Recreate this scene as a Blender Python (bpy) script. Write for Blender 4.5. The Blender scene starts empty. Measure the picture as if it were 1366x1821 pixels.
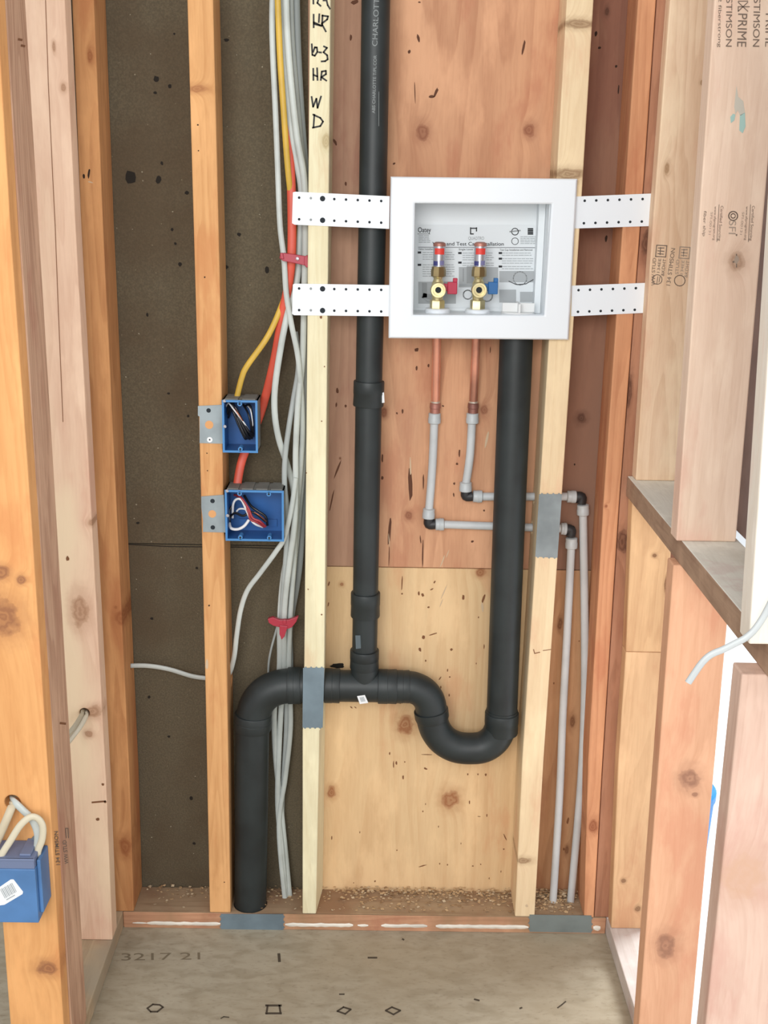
import bpy, bmesh, math, random
import numpy as np
from mathutils import Vector, Matrix
random.seed(7)
S = bpy.context.scene
COL = S.collection

# ------------------------------------------------------------------ camera
F_PX = 2080.1; YAW, PITCH, ROLL = .0079, .2757, -.0182
CAM = Vector((0, -2.1001, 1.4978))
def _axes():
    cy, sy, cp, sp = math.cos(YAW), math.sin(YAW), math.cos(PITCH), math.sin(PITCH)
    f = Vector((sy*cp, cy*cp, -sp)); r = Vector((cy, -sy, 0)); d = f.cross(r)
    cr, sr = math.cos(ROLL), math.sin(ROLL)
    return r*cr + d*sr, -r*sr + d*cr, f
AR, AD, AF = _axes()
cd = bpy.data.cameras.new('camera'); cam = bpy.data.objects.new('camera', cd); COL.objects.link(cam)
cd.sensor_fit = 'VERTICAL'; cd.sensor_height = 36; cd.lens = F_PX/1821*36; cd.clip_start = .05
cam.matrix_world = Matrix(((AR.x, -AD.x, -AF.x, CAM.x), (AR.y, -AD.y, -AF.y, CAM.y), (AR.z, -AD.z, -AF.z, CAM.z), (0, 0, 0, 1)))
S.camera = cam

# ------------------------------------------------------------------ light
w = bpy.data.worlds.new('daylight'); S.world = w; w.use_nodes = True
WN = w.node_tree.nodes['Background']; WN.inputs[0].default_value = (.93, .97, 1, 1); WN.inputs[1].default_value = .62
def area(name, loc, target, sx, sy, power, col):
    l = bpy.data.lights.new(name, 'AREA'); l.shape = 'RECTANGLE'; l.size = sx; l.size_y = sy; l.energy = power; l.color = col
    o = bpy.data.objects.new(name, l); COL.objects.link(o); o.location = loc
    o.rotation_euler = (Vector(target)-Vector(loc)).to_track_quat('-Z', 'Y').to_euler(); return o
area('room_fill_light', (-.5, -3.3, 2.0), (.15, 0, 1.0), 1.8, 1.5, 58, (1, .985, .96))  # unseen area lamp added behind the camera, set left to reach the right studs
area('side_fill_light', (1.7, -2.3, 1.5), (.5, -.4, 1.0), 1.2, 1.6, 16, (.93, .96, 1))  # unseen area lamp added to brighten the near right studs
area('outer_daylight', (1.6, .9, 2.0), (.75, .2, 0), 1.0, 1.0, 60, (.95, .98, 1))
S.view_settings.view_transform = 'Standard'; S.view_settings.look = 'None'; S.view_settings.gamma = 1
S.view_settings.use_curve_mapping = False; S.view_settings.exposure = 0.27

# ------------------------------------------------------------------ helpers
def W(x, y, Y=0.0):
    """point on the plane Y seen at photograph position x, y"""
    a = AR*((x-683)/F_PX) + AD*((y-910.5)/F_PX) + AF
    return CAM + a*((Y-CAM.y)/a.y)
def lin(c): return tuple(((v/255+.055)/1.055)**2.4 if v > 10 else v/255/12.92 for v in c) + (1,)
ORG = {}
def tag(o, label=None, cat=None, group=None, kind=None):
    for k, v in (('label', label), ('category', cat), ('group', group), ('kind', kind)):
        if v: o[k] = v
    return o
def obj(name, bm, mats, parent=None, origin=None, smooth=False, bevel=0):
    if not isinstance(mats, (list, tuple)): mats = [mats]
    if parent is not None: org = ORG[parent]
    elif origin is not None: org = Vector(origin)
    else:
        xs = [v.co for v in bm.verts]
        org = Vector(((min(v.x for v in xs)+max(v.x for v in xs))/2, (min(v.y for v in xs)+max(v.y for v in xs))/2, min(v.z for v in xs)))
    for v in bm.verts: v.co -= org
    bmesh.ops.recalc_face_normals(bm, faces=bm.faces)
    me = bpy.data.meshes.new(name); bm.to_mesh(me); bm.free()
    for m in mats: me.materials.append(m)
    if smooth:
        for p in me.polygons: p.use_smooth = True
        try: me.set_sharp_from_angle(angle=math.radians(38))
        except Exception: pass
    o = bpy.data.objects.new(name, me); COL.objects.link(o)
    if parent is not None: o.parent = parent
    else: o.location = org
    ORG[o] = org
    if bevel:
        b = o.modifiers.new('bevel', 'BEVEL'); b.width = bevel; b.segments = 2; b.limit_method = 'ANGLE'
    return o
def empty(name, loc, label, cat, group=None):
    o = bpy.data.objects.new(name, None); COL.objects.link(o); o.location = loc; o.empty_display_size = .02
    ORG[o] = Vector(loc); return tag(o, label, cat, group)
def box(bm, a, b, mi=0):
    (x0, y0, z0), (x1, y1, z1) = a, b
    vs = [bm.verts.new(p) for p in ((x0,y0,z0),(x1,y0,z0),(x1,y1,z0),(x0,y1,z0),(x0,y0,z1),(x1,y0,z1),(x1,y1,z1),(x0,y1,z1))]
    for f in ((0,3,2,1),(4,5,6,7),(0,1,5,4),(1,2,6,5),(2,3,7,6),(3,0,4,7)):
        bm.faces.new([vs[i] for i in f]).material_index = mi
def plate_px(bm, pts, Y, t, mi=0):
    """slab whose outline is given in photograph positions on plane Y, thickness t backwards"""
    a = [bm.verts.new(W(x, y, Y)) for x, y in pts]; b = [bm.verts.new(v.co+Vector((0, t, 0))) for v in a]
    n = len(a); fs = [bm.faces.new(a), bm.faces.new(b[::-1])]
    for i in range(n): fs.append(bm.faces.new((a[i], b[i], b[(i+1) % n], a[(i+1) % n])))
    for f in fs: f.material_index = mi
def smooth_path(pts, n=6):
    p = [Vector(q) for q in pts]
    if len(p) < 3: return p
    out = []
    for i in range(len(p)-1):
        a, b, c, d = p[max(i-1, 0)], p[i], p[i+1], p[min(i+2, len(p)-1)]
        for k in range(n):
            t = k/n
            out.append(.5*((2*b)+(c-a)*t+(2*a-5*b+4*c-d)*t*t+(3*b-a-3*c+d)*t**3))
    out.append(p[-1]); return out
def sweep(bm, pts, rw, ry=None, seg=16, mi=0, taper=None, caps=True):
    """tube along pts; rw is the half width across, ry the half depth along Y"""
    ry = ry or rw; rings = []
    ref = Vector((0, 1, 0))
    for i, p in enumerate(pts):
        t = (pts[min(i+1, len(pts)-1)]-pts[max(i-1, 0)]).normalized()
        s = t.cross(ref)
        if s.length < .05: s = t.cross(Vector((1, 0, 0)))
        s.normalize(); u = s.cross(t).normalized()
        k = taper(i/(len(pts)-1)) if taper else 1
        rings.append([bm.verts.new(p + s*(rw*k*math.cos(2*math.pi*j/seg)) + u*(ry*k*math.sin(2*math.pi*j/seg))) for j in range(seg)])
    for a, b in zip(rings, rings[1:]):
        for j in range(seg): bm.faces.new((a[j], a[(j+1) % seg], b[(j+1) % seg], b[j])).material_index = mi
    if caps:
        bm.faces.new(rings[0][::-1]).material_index = mi; bm.faces.new(rings[-1]).material_index = mi
def rod(bm, a, b, r, seg=24, mi=0): sweep(bm, [Vector(a), Vector(b)], r, r, seg, mi)
def lathe(bm, c, axis, prof, seg=28, mi=0):
    """prof: list of (distance along axis, radius)"""
    axis = Vector(axis).normalized(); s = axis.orthogonal().normalized(); u = axis.cross(s); c = Vector(c); rings = []
    for d, r in prof:
        rings.append([bm.verts.new(c+axis*d+s*(r*math.cos(2*math.pi*j/seg))+u*(r*math.sin(2*math.pi*j/seg))) for j in range(seg)])
    for a, b in zip(rings, rings[1:]):
        for j in range(seg): bm.faces.new((a[j], a[(j+1) % seg], b[(j+1) % seg], b[j])).material_index = mi
    bm.faces.new(rings[0][::-1]).material_index = mi; bm.faces.new(rings[-1]).material_index = mi
def blob(bm, x, y, w_, h_, Y, ang=0, mi=0, n=9, rough=.35):
    """irregular flat mark on a face, positions and sizes as in the photograph"""
    c = W(x, y, Y); k = (W(x+1, y, Y)-c).length; ca, sa = math.cos(math.radians(ang)), math.sin(math.radians(ang)); vs = []
    for i in range(n):
        t = 2*math.pi*i/n; r = 1-rough*random.random()
        a, b = w_/2*k*math.cos(t)*r, h_/2*k*math.sin(t)*r
        vs.append(bm.verts.new(c+Vector((a*ca-b*sa, 0, a*sa+b*ca))))
    bm.faces.new(vs[::-1]).material_index = mi
def stroke(bm, pts, width, M, mi=0):
    """pen stroke along photograph points; M maps a point to 3D"""
    for (x0, y0), (x1, y1) in zip(pts, pts[1:]):
        dx, dy = x1-x0, y1-y0; L = math.hypot(dx, dy) or 1; nx, ny = -dy/L*width/2, dx/L*width/2; ex, ey = dx/L*width*.35, dy/L*width*.35
        q = [(x0-ex+nx, y0-ey+ny), (x1+ex+nx, y1+ey+ny), (x1+ex-nx, y1+ey-ny), (x0-ex-nx, y0-ey-ny)]
        bm.faces.new([bm.verts.new(M(*p)) for p in q]).material_index = mi
def letters(bm, text, a, b, h, M, mi=0, bold=0):
    """text whose baseline runs a to b in photograph positions, cap height h, mapped to 3D by M"""
    cu = bpy.data.curves.new('t', 'FONT'); cu.body = text; cu.offset = bold
    o = bpy.data.objects.new('t', cu); COL.objects.link(o)
    dg = bpy.context.evaluated_depsgraph_get(); me = bpy.data.meshes.new_from_object(o.evaluated_get(dg))
    vs = [v.co.copy() for v in me.vertices]
    x0, x1 = min(v.x for v in vs), max(v.x for v in vs)
    L = math.hypot(b[0]-a[0], b[1]-a[1]); ux, uy = (b[0]-a[0])/L, (b[1]-a[1])/L; px, py = uy, -ux
    cap = .72
    nv = []
    for v in vs:
        u = (v.x-x0)/(x1-x0)*L; q = v.y/cap*h
        nv.append(bm.verts.new(M(a[0]+ux*u+px*q, a[1]+uy*u+py*q)))
    for p in me.polygons:
        try: bm.faces.new([nv[i] for i in p.vertices]).material_index = mi
        except ValueError: pass
    bpy.data.objects.remove(o); bpy.data.meshes.remove(me); bpy.data.curves.remove(cu)
def bore(o, a, b, r, seg=20):
    """drill a real hole through an object"""
    bm = bmesh.new(); rod(bm, a, b, r, seg); bmesh.ops.recalc_face_normals(bm, faces=bm.faces)
    me = bpy.data.meshes.new('drill'); bm.to_mesh(me); bm.free()
    c = bpy.data.objects.new('drill', me); COL.objects.link(c)
    m = o.modifiers.new('hole', 'BOOLEAN'); m.operation = 'DIFFERENCE'; m.object = c; m.solver = 'EXACT'
    bv = [x for x in o.modifiers if x.type == 'BEVEL']
    for x in bv: x.show_viewport = False
    bpy.context.view_layer.update()
    dg = bpy.context.evaluated_depsgraph_get(); nm = bpy.data.meshes.new_from_object(o.evaluated_get(dg))
    o.modifiers.remove(m); old = o.data; o.data = nm; nm.name = old.name
    for x in bv: x.show_viewport = True
    bpy.data.objects.remove(c); bpy.data.meshes.remove(me)

ETCH = []
def etch(parent, bm, mats): ETCH.append((parent, bm, mats))
def flush_etch():
    for parent, bm, mats in ETCH:
        me = parent.data; off = len(me.materials)
        for m in mats: me.materials.append(m)
        for v in bm.verts: v.co -= ORG[parent]
        for f in bm.faces: f.material_index += off
        tmp = bpy.data.meshes.new('tmp'); bm.to_mesh(tmp); bm.free()
        b2 = bmesh.new(); b2.from_mesh(me); b2.from_mesh(tmp); b2.to_mesh(me); b2.free(); bpy.data.meshes.remove(tmp)

# ------------------------------------------------------------------ materials
class NT:
    def __init__(s, name):
        s.m = bpy.data.materials.new(name); s.m.use_nodes = True; s.t = s.m.node_tree; s.b = s.t.nodes['Principled BSDF']
    def n(s, kind, **k):
        nd = s.t.nodes.new(kind)
        for a, v in k.items():
            if a.startswith('i_'):
                nd.inputs[a[2:].replace('_', ' ')].default_value = v
            else: setattr(nd, a, v)
        return nd
    def l(s, a, b): s.t.links.new(a, b)
    def math(s, op, a, b=None, c=None):
        nd = s.n('ShaderNodeMath', operation=op)
        for i, v in enumerate((a, b, c)):
            if v is None: continue
            if isinstance(v, (int, float)): nd.inputs[i].default_value = v
            else: s.l(v, nd.inputs[i])
        return nd.outputs[0]
    def mix(s, fac, a, b, mode='MIX'):
        nd = s.n('ShaderNodeMix', data_type='RGBA', blend_type=mode)
        for i, v in ((0, fac), (6, a), (7, b)):
            if isinstance(v, (int, float, tuple)): nd.inputs[i].default_value = v
            else: s.l(v, nd.inputs[i])
        return nd.outputs[2]
    def ramp(s, v, a, b):
        nd = s.n('ShaderNodeMapRange'); nd.interpolation_type = 'SMOOTHSTEP'
        s.l(v, nd.inputs[0]); nd.inputs[1].default_value = a; nd.inputs[2].default_value = b; return nd.outputs[0]
def plain(name, c, rough=.5, metal=0, spec=.5, bump=0, bs=200, var=0):
    t = NT(name); t.b.inputs['Base Color'].default_value = lin(c); t.b.inputs['Roughness'].default_value = rough
    t.b.inputs['Metallic'].default_value = metal; t.b.inputs['Specular IOR Level'].default_value = spec
    g = t.n('ShaderNodeNewGeometry')
    if var:
        n = t.n('ShaderNodeTexNoise', i_Scale=14., i_Detail=4.); t.l(g.outputs['Position'], n.inputs['Vector'])
        t.l(t.mix(t.ramp(n.outputs[0], .35, .7), lin(tuple(min(255, v*(1+var)) for v in c)), lin(tuple(v*(1-var) for v in c))), t.b.inputs['Base Color'])
    if bump:
        n = t.n('ShaderNodeTexNoise', i_Scale=float(bs), i_Detail=3.); t.l(g.outputs['Position'], n.inputs['Vector'])
        bp = t.n('ShaderNodeBump', i_Strength=bump, i_Distance=.001); t.l(n.outputs[0], bp.inputs['Height']); t.l(bp.outputs[0], t.b.inputs['Normal'])
    return t.m
def wood(name, base, dark, knots=(), Y=0.0, grain=.5, axis='Z', rings=26, seed=None, patch=None, sheet=False, kc=(105, 62, 38), tone=.25):
    """sawn timber: grain bands, fibre and knots; knots are (x, y, w, h) in photograph positions on plane Y"""
    t = NT(name); g = t.n('ShaderNodeNewGeometry'); pos = g.outputs['Position']; sd = seed if seed is not None else random.random()*50
    def mp(sc):
        m = t.n('ShaderNodeMapping'); t.l(src, m.inputs[0]); m.inputs['Scale'].default_value = sc; m.inputs['Location'].default_value = (sd, sd*.7, sd*1.3); return m.outputs[0]
    src = pos
    kmask = None; halo = None
    for k, (kx, ky, kw, kh) in enumerate(knots):
        c = W(kx, ky, Y) if axis != 'F' else Vector((kx, ky, 0)); u = 2.2/F_PX*.93
        rx, rz = kw/2*u, kh/2*u
        if axis == 'Z': sc, sub = (1/rx, 0.0, 1/rz), c
        else: sc, sub = (1/rx, 1/rz, 0.0), c
        a = t.n('ShaderNodeVectorMath', operation='SUBTRACT'); t.l(pos, a.inputs[0]); a.inputs[1].default_value = sub
        b = t.n('ShaderNodeVectorMath', operation='MULTIPLY'); t.l(a.outputs[0], b.inputs[0]); b.inputs[1].default_value = sc
        d = t.n('ShaderNodeVectorMath', operation='LENGTH'); t.l(b.outputs[0], d.inputs[0]); dv = d.outputs['Value']
        kmask = dv if kmask is None else t.math('MINIMUM', kmask, dv)
    st = (1, 1, .07) if axis == 'Z' else ((1, .07, 1) if axis == 'Y' else (.07, 1, 1))
    push = None
    if kmask is not None:
        e = t.math('MULTIPLY', t.math('POWER', 2.718, t.math('MULTIPLY', kmask, -.8)), .035)
        cmb = t.n('ShaderNodeCombineXYZ'); t.l(e, cmb.inputs[0]); 
        ad = t.n('ShaderNodeVectorMath', operation='ADD'); t.l(pos, ad.inputs[0]); t.l(cmb.outputs[0], ad.inputs[1]); src = ad.outputs[0]
    v = mp(st)
    wob = t.n('ShaderNodeTexNoise', i_Scale=11. if not sheet else 5., i_Detail=2.5); t.l(v, wob.inputs[0])
    band = t.n('ShaderNodeTexNoise', i_Scale=float(rings)*1.8, i_Detail=3., i_Distortion=.4); t.l(v, band.inputs[0])
    saw = t.math('FRACT', t.math('MULTIPLY', wob.outputs[0], 15 if not sheet else 18))
    late = t.math('MULTIPLY', t.ramp(saw, .25, .9), t.ramp(saw, 1., .93))
    fib = t.n('ShaderNodeTexNoise', i_Scale=330., i_Detail=3.); t.l(v, fib.inputs[0])
    big = t.n('ShaderNodeTexNoise', i_Scale=3.5, i_Detail=3.); t.l(mp((1, 1, .5) if axis == 'Z' else (1, 1, 1)), big.inputs[0])
    f = t.math('ADD', t.math('MULTIPLY', late, grain*1.0), t.math('MULTIPLY', t.ramp(band.outputs[0], .38, .68), grain*.75))
    f = t.math('ADD', f, t.math('MULTIPLY', t.ramp(fib.outputs[0], .38, .72), .22))
    f = t.math('ADD', f, t.math('MULTIPLY', t.ramp(big.outputs[0], .45, .75), tone))
    f = t.math('MULTIPLY', t.math('MINIMUM', f, 1.), .75)
    col = t.mix(f, lin(base), lin(dark))
    blot = t.n('ShaderNodeTexNoise', i_Scale=11., i_Detail=5., i_Roughness=.6); t.l(mp((1, 1, .35) if axis == 'Z' else (1, 1, 1)), blot.inputs[0])
    lite = tuple(min(255, v*1.07+4) for v in base); pinkd = (dark[0]*1.03, dark[1]*.95, dark[2]*.97)
    col = t.mix(t.math('MULTIPLY', t.ramp(blot.outputs[0], .5, .68), .55), col, lin(lite))
    col = t.mix(t.math('MULTIPLY', t.ramp(blot.outputs[0], .47, .33), .5), col, lin(pinkd))
    if patch:
        pn = t.n('ShaderNodeTexNoise', i_Scale=5., i_Detail=5.); t.l(mp((1, 1, .25)), pn.inputs[0])
        col = t.mix(t.ramp(pn.outputs[0], .48, .68), col, lin(patch))
    if kmask is not None:
        nz = t.n('ShaderNodeTexNoise', i_Scale=70., i_Detail=4.); t.l(pos, nz.inputs[0])
        kd = t.math('ADD', kmask, t.math('MULTIPLY', t.math('SUBTRACT', nz.outputs[0], .5), 1.3))
        col = t.mix(t.math('MULTIPLY', t.ramp(kd, 2.4, .8), .45), col, lin(tuple(.5*a+.5*b for a, b in zip(dark, kc))))
        ring = t.math('ADD', .66, t.math('MULTIPLY', t.math('SINE', t.math('MULTIPLY', kd, 13.)), .16))
        col = t.mix(t.math('MULTIPLY', t.ramp(kd, 1.15, .8), ring), col, lin(kc))
    t.l(col, t.b.inputs['Base Color'])
    t.b.inputs['Roughness'].default_value = .78; t.b.inputs['Specular IOR Level'].default_value = .25
    bp = t.n('ShaderNodeBump', i_Strength=.25, i_Distance=.0015); t.l(f, bp.inputs['Height']); t.l(bp.outputs[0], t.b.inputs['Normal'])
    return t.m

ink = plain('stamp_ink', (122, 106, 94), .9)
paleink = plain('worn_ink', (168, 150, 134), .9)
marker = plain('black_marker', (28, 26, 24), .6)
fleckm = plain('dark_fleck', (128, 84, 54), .9)
crackm = plain('dark_crack', (52, 34, 24), .95)
palem = plain('torn_fibre', (205, 180, 150), .9)
abs_m = plain('black_plastic', (37, 43, 44), .48, bump=.08, bs=90, var=.12)
white_pl = plain('white_plastic', (234, 240, 246), .35)
hole_m = plain('hole_dark', (38, 44, 50), .9)
holepale = plain('hole_pale', (150, 155, 156), .9)
copper = plain('copper', (208, 146, 122), .4, .55, var=.14)
copperdk = plain('tarnished_copper', (158, 108, 96), .45, .4, var=.15)
solder = plain('solder', (215, 205, 190), .4, .6)
brass = plain('brass', (208, 194, 148), .3, .75, var=.1)
brassdull = plain('dull_brass', (165, 145, 105), .35, .9)
steel = plain('galvanised_steel', (142, 152, 156), .42, .55, bump=.1, bs=60, var=.08)
steelblue = plain('blue_grey_steel', (128, 146, 158), .45, .45, var=.06)
silver = plain('silver_sleeve', (200, 200, 206), .22, .7)
pexm = plain('grey_tubing', (196, 200, 202), .45, var=.03)
pexfit = plain('grey_collar', (188, 194, 196), .4)
elbowm = plain('black_fitting', (40, 40, 42), .45)
bluem = plain('blue_plastic', (36, 90, 152), .4, var=.08)
greym = plain('grey_box_plastic', (124, 124, 120), .6, var=.08)
whitej = plain('white_cable_jacket', (190, 196, 192), .42, var=.05)
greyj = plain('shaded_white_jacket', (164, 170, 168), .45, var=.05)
yellowj = plain('yellow_cable_jacket', (204, 166, 62), .45, var=.06)
orangej = plain('orange_cable_jacket', (212, 84, 62), .45, var=.05)
redclip = plain('red_clip_plastic', (170, 48, 66), .4)
blackw = plain('black_wire', (30, 30, 34), .3)
redw = plain('red_wire', (165, 58, 62), .3)
whitew = plain('white_wire', (225, 225, 225), .3)
copw = plain('bare_wire', (190, 110, 80), .3, .9)
redh = plain('red_handle', (178, 28, 62), .35)
blueh = plain('blue_handle', (24, 98, 160), .35)
paper = plain('instruction_paper', (222, 228, 232), .7)
pblack = plain('print_black', (40, 42, 46), .8)
pgrey = plain('print_grey', (160, 166, 170), .8)
pmid = plain('print_photo', (150, 154, 156), .8)
redlab = plain('red_label', (220, 62, 52), .45)
stick = plain('sticker_white', (232, 234, 236), .55)

# ------------------------------------------------------------------ the setting
def panel(name, x0, x1, z0, z1, mats, y0=.0892, y1=.101, marks=None, bottom=None):
    bm = bmesh.new(); box(bm, (x0, y0, z0), (x1, y1, z1))
    if marks: marks(bm)
    return bm
YS = .0888   # just in front of the sheathing face
xAB = (W(548, 400, .0892).x)
zj = W(780, 1010, .0892).z
def felt():
    t = NT('asphalt_board'); g = t.n('ShaderNodeNewGeometry'); pos = g.outputs['Position']
    a = t.n('ShaderNodeTexNoise', i_Scale=320., i_Detail=4.); t.l(pos, a.inputs[0])
    b = t.n('ShaderNodeTexNoise', i_Scale=6., i_Detail=4.); t.l(pos, b.inputs[0])
    c = t.n('ShaderNodeTexVoronoi', i_Scale=45.); t.l(pos, c.inputs['Vector'])
    col = t.mix(t.ramp(a.outputs[0], .35, .7), lin((92, 84, 69)), lin((106, 96, 78)))
    col = t.mix(t.math('MULTIPLY', t.ramp(b.outputs[0], .4, .7), .6), col, lin((88, 74, 58)))
    col = t.mix(t.math('MULTIPLY', t.ramp(c.outputs['Distance'], .06, .03), .5), col, lin((150, 140, 115)))
    t.l(col, t.b.inputs['Base Color']); t.b.inputs['Roughness'].default_value = .95; t.b.inputs['Specular IOR Level'].default_value = .15
    bp = t.n('ShaderNodeBump', i_Strength=.5, i_Distance=.002); t.l(a.outputs[0], bp.inputs['Height']); t.l(bp.outputs[0], t.b.inputs['Normal'])
    return t.m
feltm = felt()
darkspot = plain('black_spot', (34, 29, 24), .95); lightspot = plain('pale_speck', (150, 142, 122), .9)
def felt_marks(bm):
    for x, y, a, b in ((232, 315, 22, 26), (282, 320, 12, 16), (278, 140, 12, 12), (302, 153, 8, 8), (276, 165, 8, 6), (403, 71, 12, 7), (332, 343, 10, 8),
                       (306, 408, 7, 7), (312, 433, 6, 6), (425, 417, 8, 8), (402, 475, 12, 10), (320, 470, 8, 8), (310, 60, 5, 5), (288, 290, 6, 8), (475, 480, 8, 14),
                       (335, 740, 6, 6), (262, 560, 5, 8), (300, 700, 7, 5), (245, 930, 8, 5), (350, 1010, 6, 6), (265, 1240, 6, 8), (340, 1420, 7, 10), (345, 1500, 8, 6), (270, 1100, 7, 7), (300, 1310, 6, 6)):
        blob(bm, x, y, a, b, YS, 0, 1)
    for k in range(60):
        x = random.uniform(205, 350) if k % 2 else random.uniform(400, 530); y = random.uniform(20, 1560)
        blob(bm, x, y, random.uniform(1.5, 3.5), random.uniform(1.5, 4), YS, random.uniform(0, 90), 2, 5)
zf = W(400, 970, .0892).z
bm = bmesh.new(); box(bm, (-.75, .0892, zf+.002), (xAB, .101, 2.5)); felt_marks(bm)
bmf = bmesh.new(); box(bmf, (-.75, .0902, -.02), (xAB, .1012, zf-.0005))
stroke(bm, [(226, 968), (300, 972), (420, 973), (540, 977)], 1.4, lambda x, y: W(x, y, YS), 1)
tag(obj('wall_back_dark_board', bm, [feltm, darkspot, lightspot], origin=(-.55, .0892, zf)), kind='structure')
tag(obj('wall_back_dark_board_lower', bmf, [feltm], origin=(-.55, .0902, 0)), kind='structure')

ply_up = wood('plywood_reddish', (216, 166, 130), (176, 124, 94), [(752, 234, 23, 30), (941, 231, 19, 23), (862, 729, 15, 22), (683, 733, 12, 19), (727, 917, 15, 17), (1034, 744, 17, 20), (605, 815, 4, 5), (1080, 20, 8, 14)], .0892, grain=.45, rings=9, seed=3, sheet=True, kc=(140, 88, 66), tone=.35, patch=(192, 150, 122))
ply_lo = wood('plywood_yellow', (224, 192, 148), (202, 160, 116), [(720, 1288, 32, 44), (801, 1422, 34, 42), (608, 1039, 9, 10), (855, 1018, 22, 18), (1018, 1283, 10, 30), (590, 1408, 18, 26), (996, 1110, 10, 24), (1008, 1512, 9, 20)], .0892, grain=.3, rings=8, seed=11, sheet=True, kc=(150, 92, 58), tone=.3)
upfleck = plain('brown_fleck', (96, 60, 42), .9)
def up_marks(bm):
    for x, y, a, b, g in ((931, 85, 5, 34, -10), (744, 68, 6, 16, 20), (728, 92, 6, 8, 0), (738, 165, 2, 42, 4), (775, 165, 6, 22, -25), (768, 172, 12, 6, 0), (746, 4, 6, 3, 0),
                          (701, 291, 7, 4, 30), (624, 67, 5, 14, 0), (631, 4, 16, 9, 20), (615, 327, 5, 8, 0), (596, 253, 6, 14, 30), (741, 622, 10, 8, 30), (741, 655, 4, 10, 0), (762, 650, 4, 8, 0),
                          (872, 622, 2, 16, 0), (730, 860, 9, 78, 3), (693, 945, 6, 60, -3), (692, 990, 2, 50, 0), (753, 855, 3, 36, 0), (752, 985, 3, 60, 0), (748, 960, 3, 20, 8),
                          (680, 815, 4, 20, 0), (680, 850, 5, 8, 0), (817, 806, 4, 18, 0), (813, 825, 5, 6, 40), (808, 860, 5, 6, 0), (807, 880, 3, 10, 10), (861, 908, 4, 5, 0), (706, 735, 4, 5, 40), (716, 732, 4, 10, 0), (788, 722, 6, 3, -20),
                          (600, 695, 6, 12, 0), (598, 720, 4, 10, 0), (615, 722, 5, 6, 0), (1060, 60, 6, 10, 0), (1066, 85, 7, 5, 20), (1096, 118, 6, 5, 0), (1100, 160, 3, 20, 0), (1022, 826, 4, 5, 0), (600, 835, 4, 40, -20), (590, 890, 3, 60, -12), (840, 963, 6, 6, 0), (1075, 520, 10, 26, 10), (1078, 425, 6, 14, 0)):
        blob(bm, x, y, a, b, YS, g, 1)
    for x, y, a, b, g in ((730, 830, 4, 44, 2), (787, 998, 3, 30, -18), (796, 985, 2, 20, -18), (866, 780, 5, 40, -10), (692, 960, 2, 30, 5)):
        blob(bm, x, y, a, b, YS-.0003, g, 2)
def lo_marks(bm):
    blob(bm, 601, 1184, 30, 12, YS-.0004, 3, 3, 14)  # black blob paints the cutout and its shadow beside the tee
    for x, y, a, b, g in ((753, 1133, 9, 10, 0), (770, 1128, 26, 3, 20), (803, 1155, 7, 7, 0), (715, 1038, 3, 42, -2), (715, 1056, 5, 5, 0), (745, 1055, 5, 12, 0), (752, 1058, 7, 10, 20), (773, 1035, 8, 4, 60), (768, 1048, 10, 3, 30), (762, 1080, 6, 5, 40), (824, 1062, 7, 14, 0),
                          (747, 1155, 7, 12, 20), (757, 1175, 4, 6, 0), (796, 1192, 3, 8, 0), (800, 1204, 4, 4, 0), (783, 1206, 3, 12, -30), (784, 1222, 3, 8, 0), (799, 1236, 3, 8, 0), (847, 1180, 2, 5, 0), (861, 1150, 3, 12, 0), (851, 1098, 3, 5, 0), (860, 1065, 6, 30, -14),
                          (760, 1342, 32, 2.5, 0), (757, 1367, 12, 5, -30), (720, 1355, 3, 4, 0), (705, 1357, 5, 10, 0), (693, 1340, 4, 8, 0), (717, 1382, 4, 12, 0), (832, 1377, 3, 6, 0), (850, 1377, 3, 6, 0), (864, 1378, 5, 8, 0), (835, 1427, 3, 10, 0), (852, 1452, 10, 2, 0), (866, 1450, 3, 8, 0),
                          (898, 1488, 3, 22, 25), (896, 1510, 4, 4, 0), (751, 1540, 26, 3, 18), (782, 1536, 3, 5, 0), (796, 1538, 3, 5, 0), (841, 1540, 5, 4, 0), (855, 1537, 3, 4, 0), (891, 1550, 2, 6, 0), (870, 1562, 2, 6, 0), (706, 1512, 3, 4, 0), (752, 1443, 3, 5, 0), (757, 1430, 2, 6, 0), (625, 1258, 8, 3, -40), (632, 1258, 8, 3, -40), (585, 1038, 4, 14, -10), (584, 1075, 3, 12, -10), (667, 1567, 4, 5, 0), (629, 1570, 2, 4, 0), (700, 1360, 3, 20, 0), (712, 1250, 6, 6, 0), (590, 1490, 3, 10, 0),
                          (1010, 1460, 6, 20, -10), (985, 1215, 4, 6, 0), (1030, 1140, 3, 4, 0), (1003, 1510, 5, 8, 0), (640, 1480, 2, 6, 0), (820, 1500, 2, 5, 0), (780, 1470, 2, 6, 0)):
        blob(bm, x, y, a*.75+.4, b*.85, YS, g, 1)
    for x, y, a, b, g in ((790, 1052, 2.5, 36, -20), (785, 1072, 2, 22, -20), (858, 1080, 5, 22, 10)):
        blob(bm, x, y, a, b, YS-.0003, g, 2)
xv = W(662, 600, .0892).x; xC = W(990, 500, .0892).x
def ply_sheet(name, x0, x1, z0, z1, base, fmat, marks):
    bm = bmesh.new(); box(bm, (x0+.0003, .0892, z0), (x1-.0003, .101, z1))
    if marks:
        mk = bmesh.new(); marks(mk)
        kill = [v for v in mk.verts if not (x0 < v.co.x < x1)]
        bmesh.ops.delete(mk, geom=kill, context='VERTS'); tmp = bpy.data.meshes.new('t'); mk.to_mesh(tmp); mk.free(); bm.from_mesh(tmp); bpy.data.meshes.remove(tmp)
    tag(obj(name, bm, [base, fmat, palem, darkspot], origin=((x0+x1)/2, .0892, z0)), kind='structure')
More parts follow.
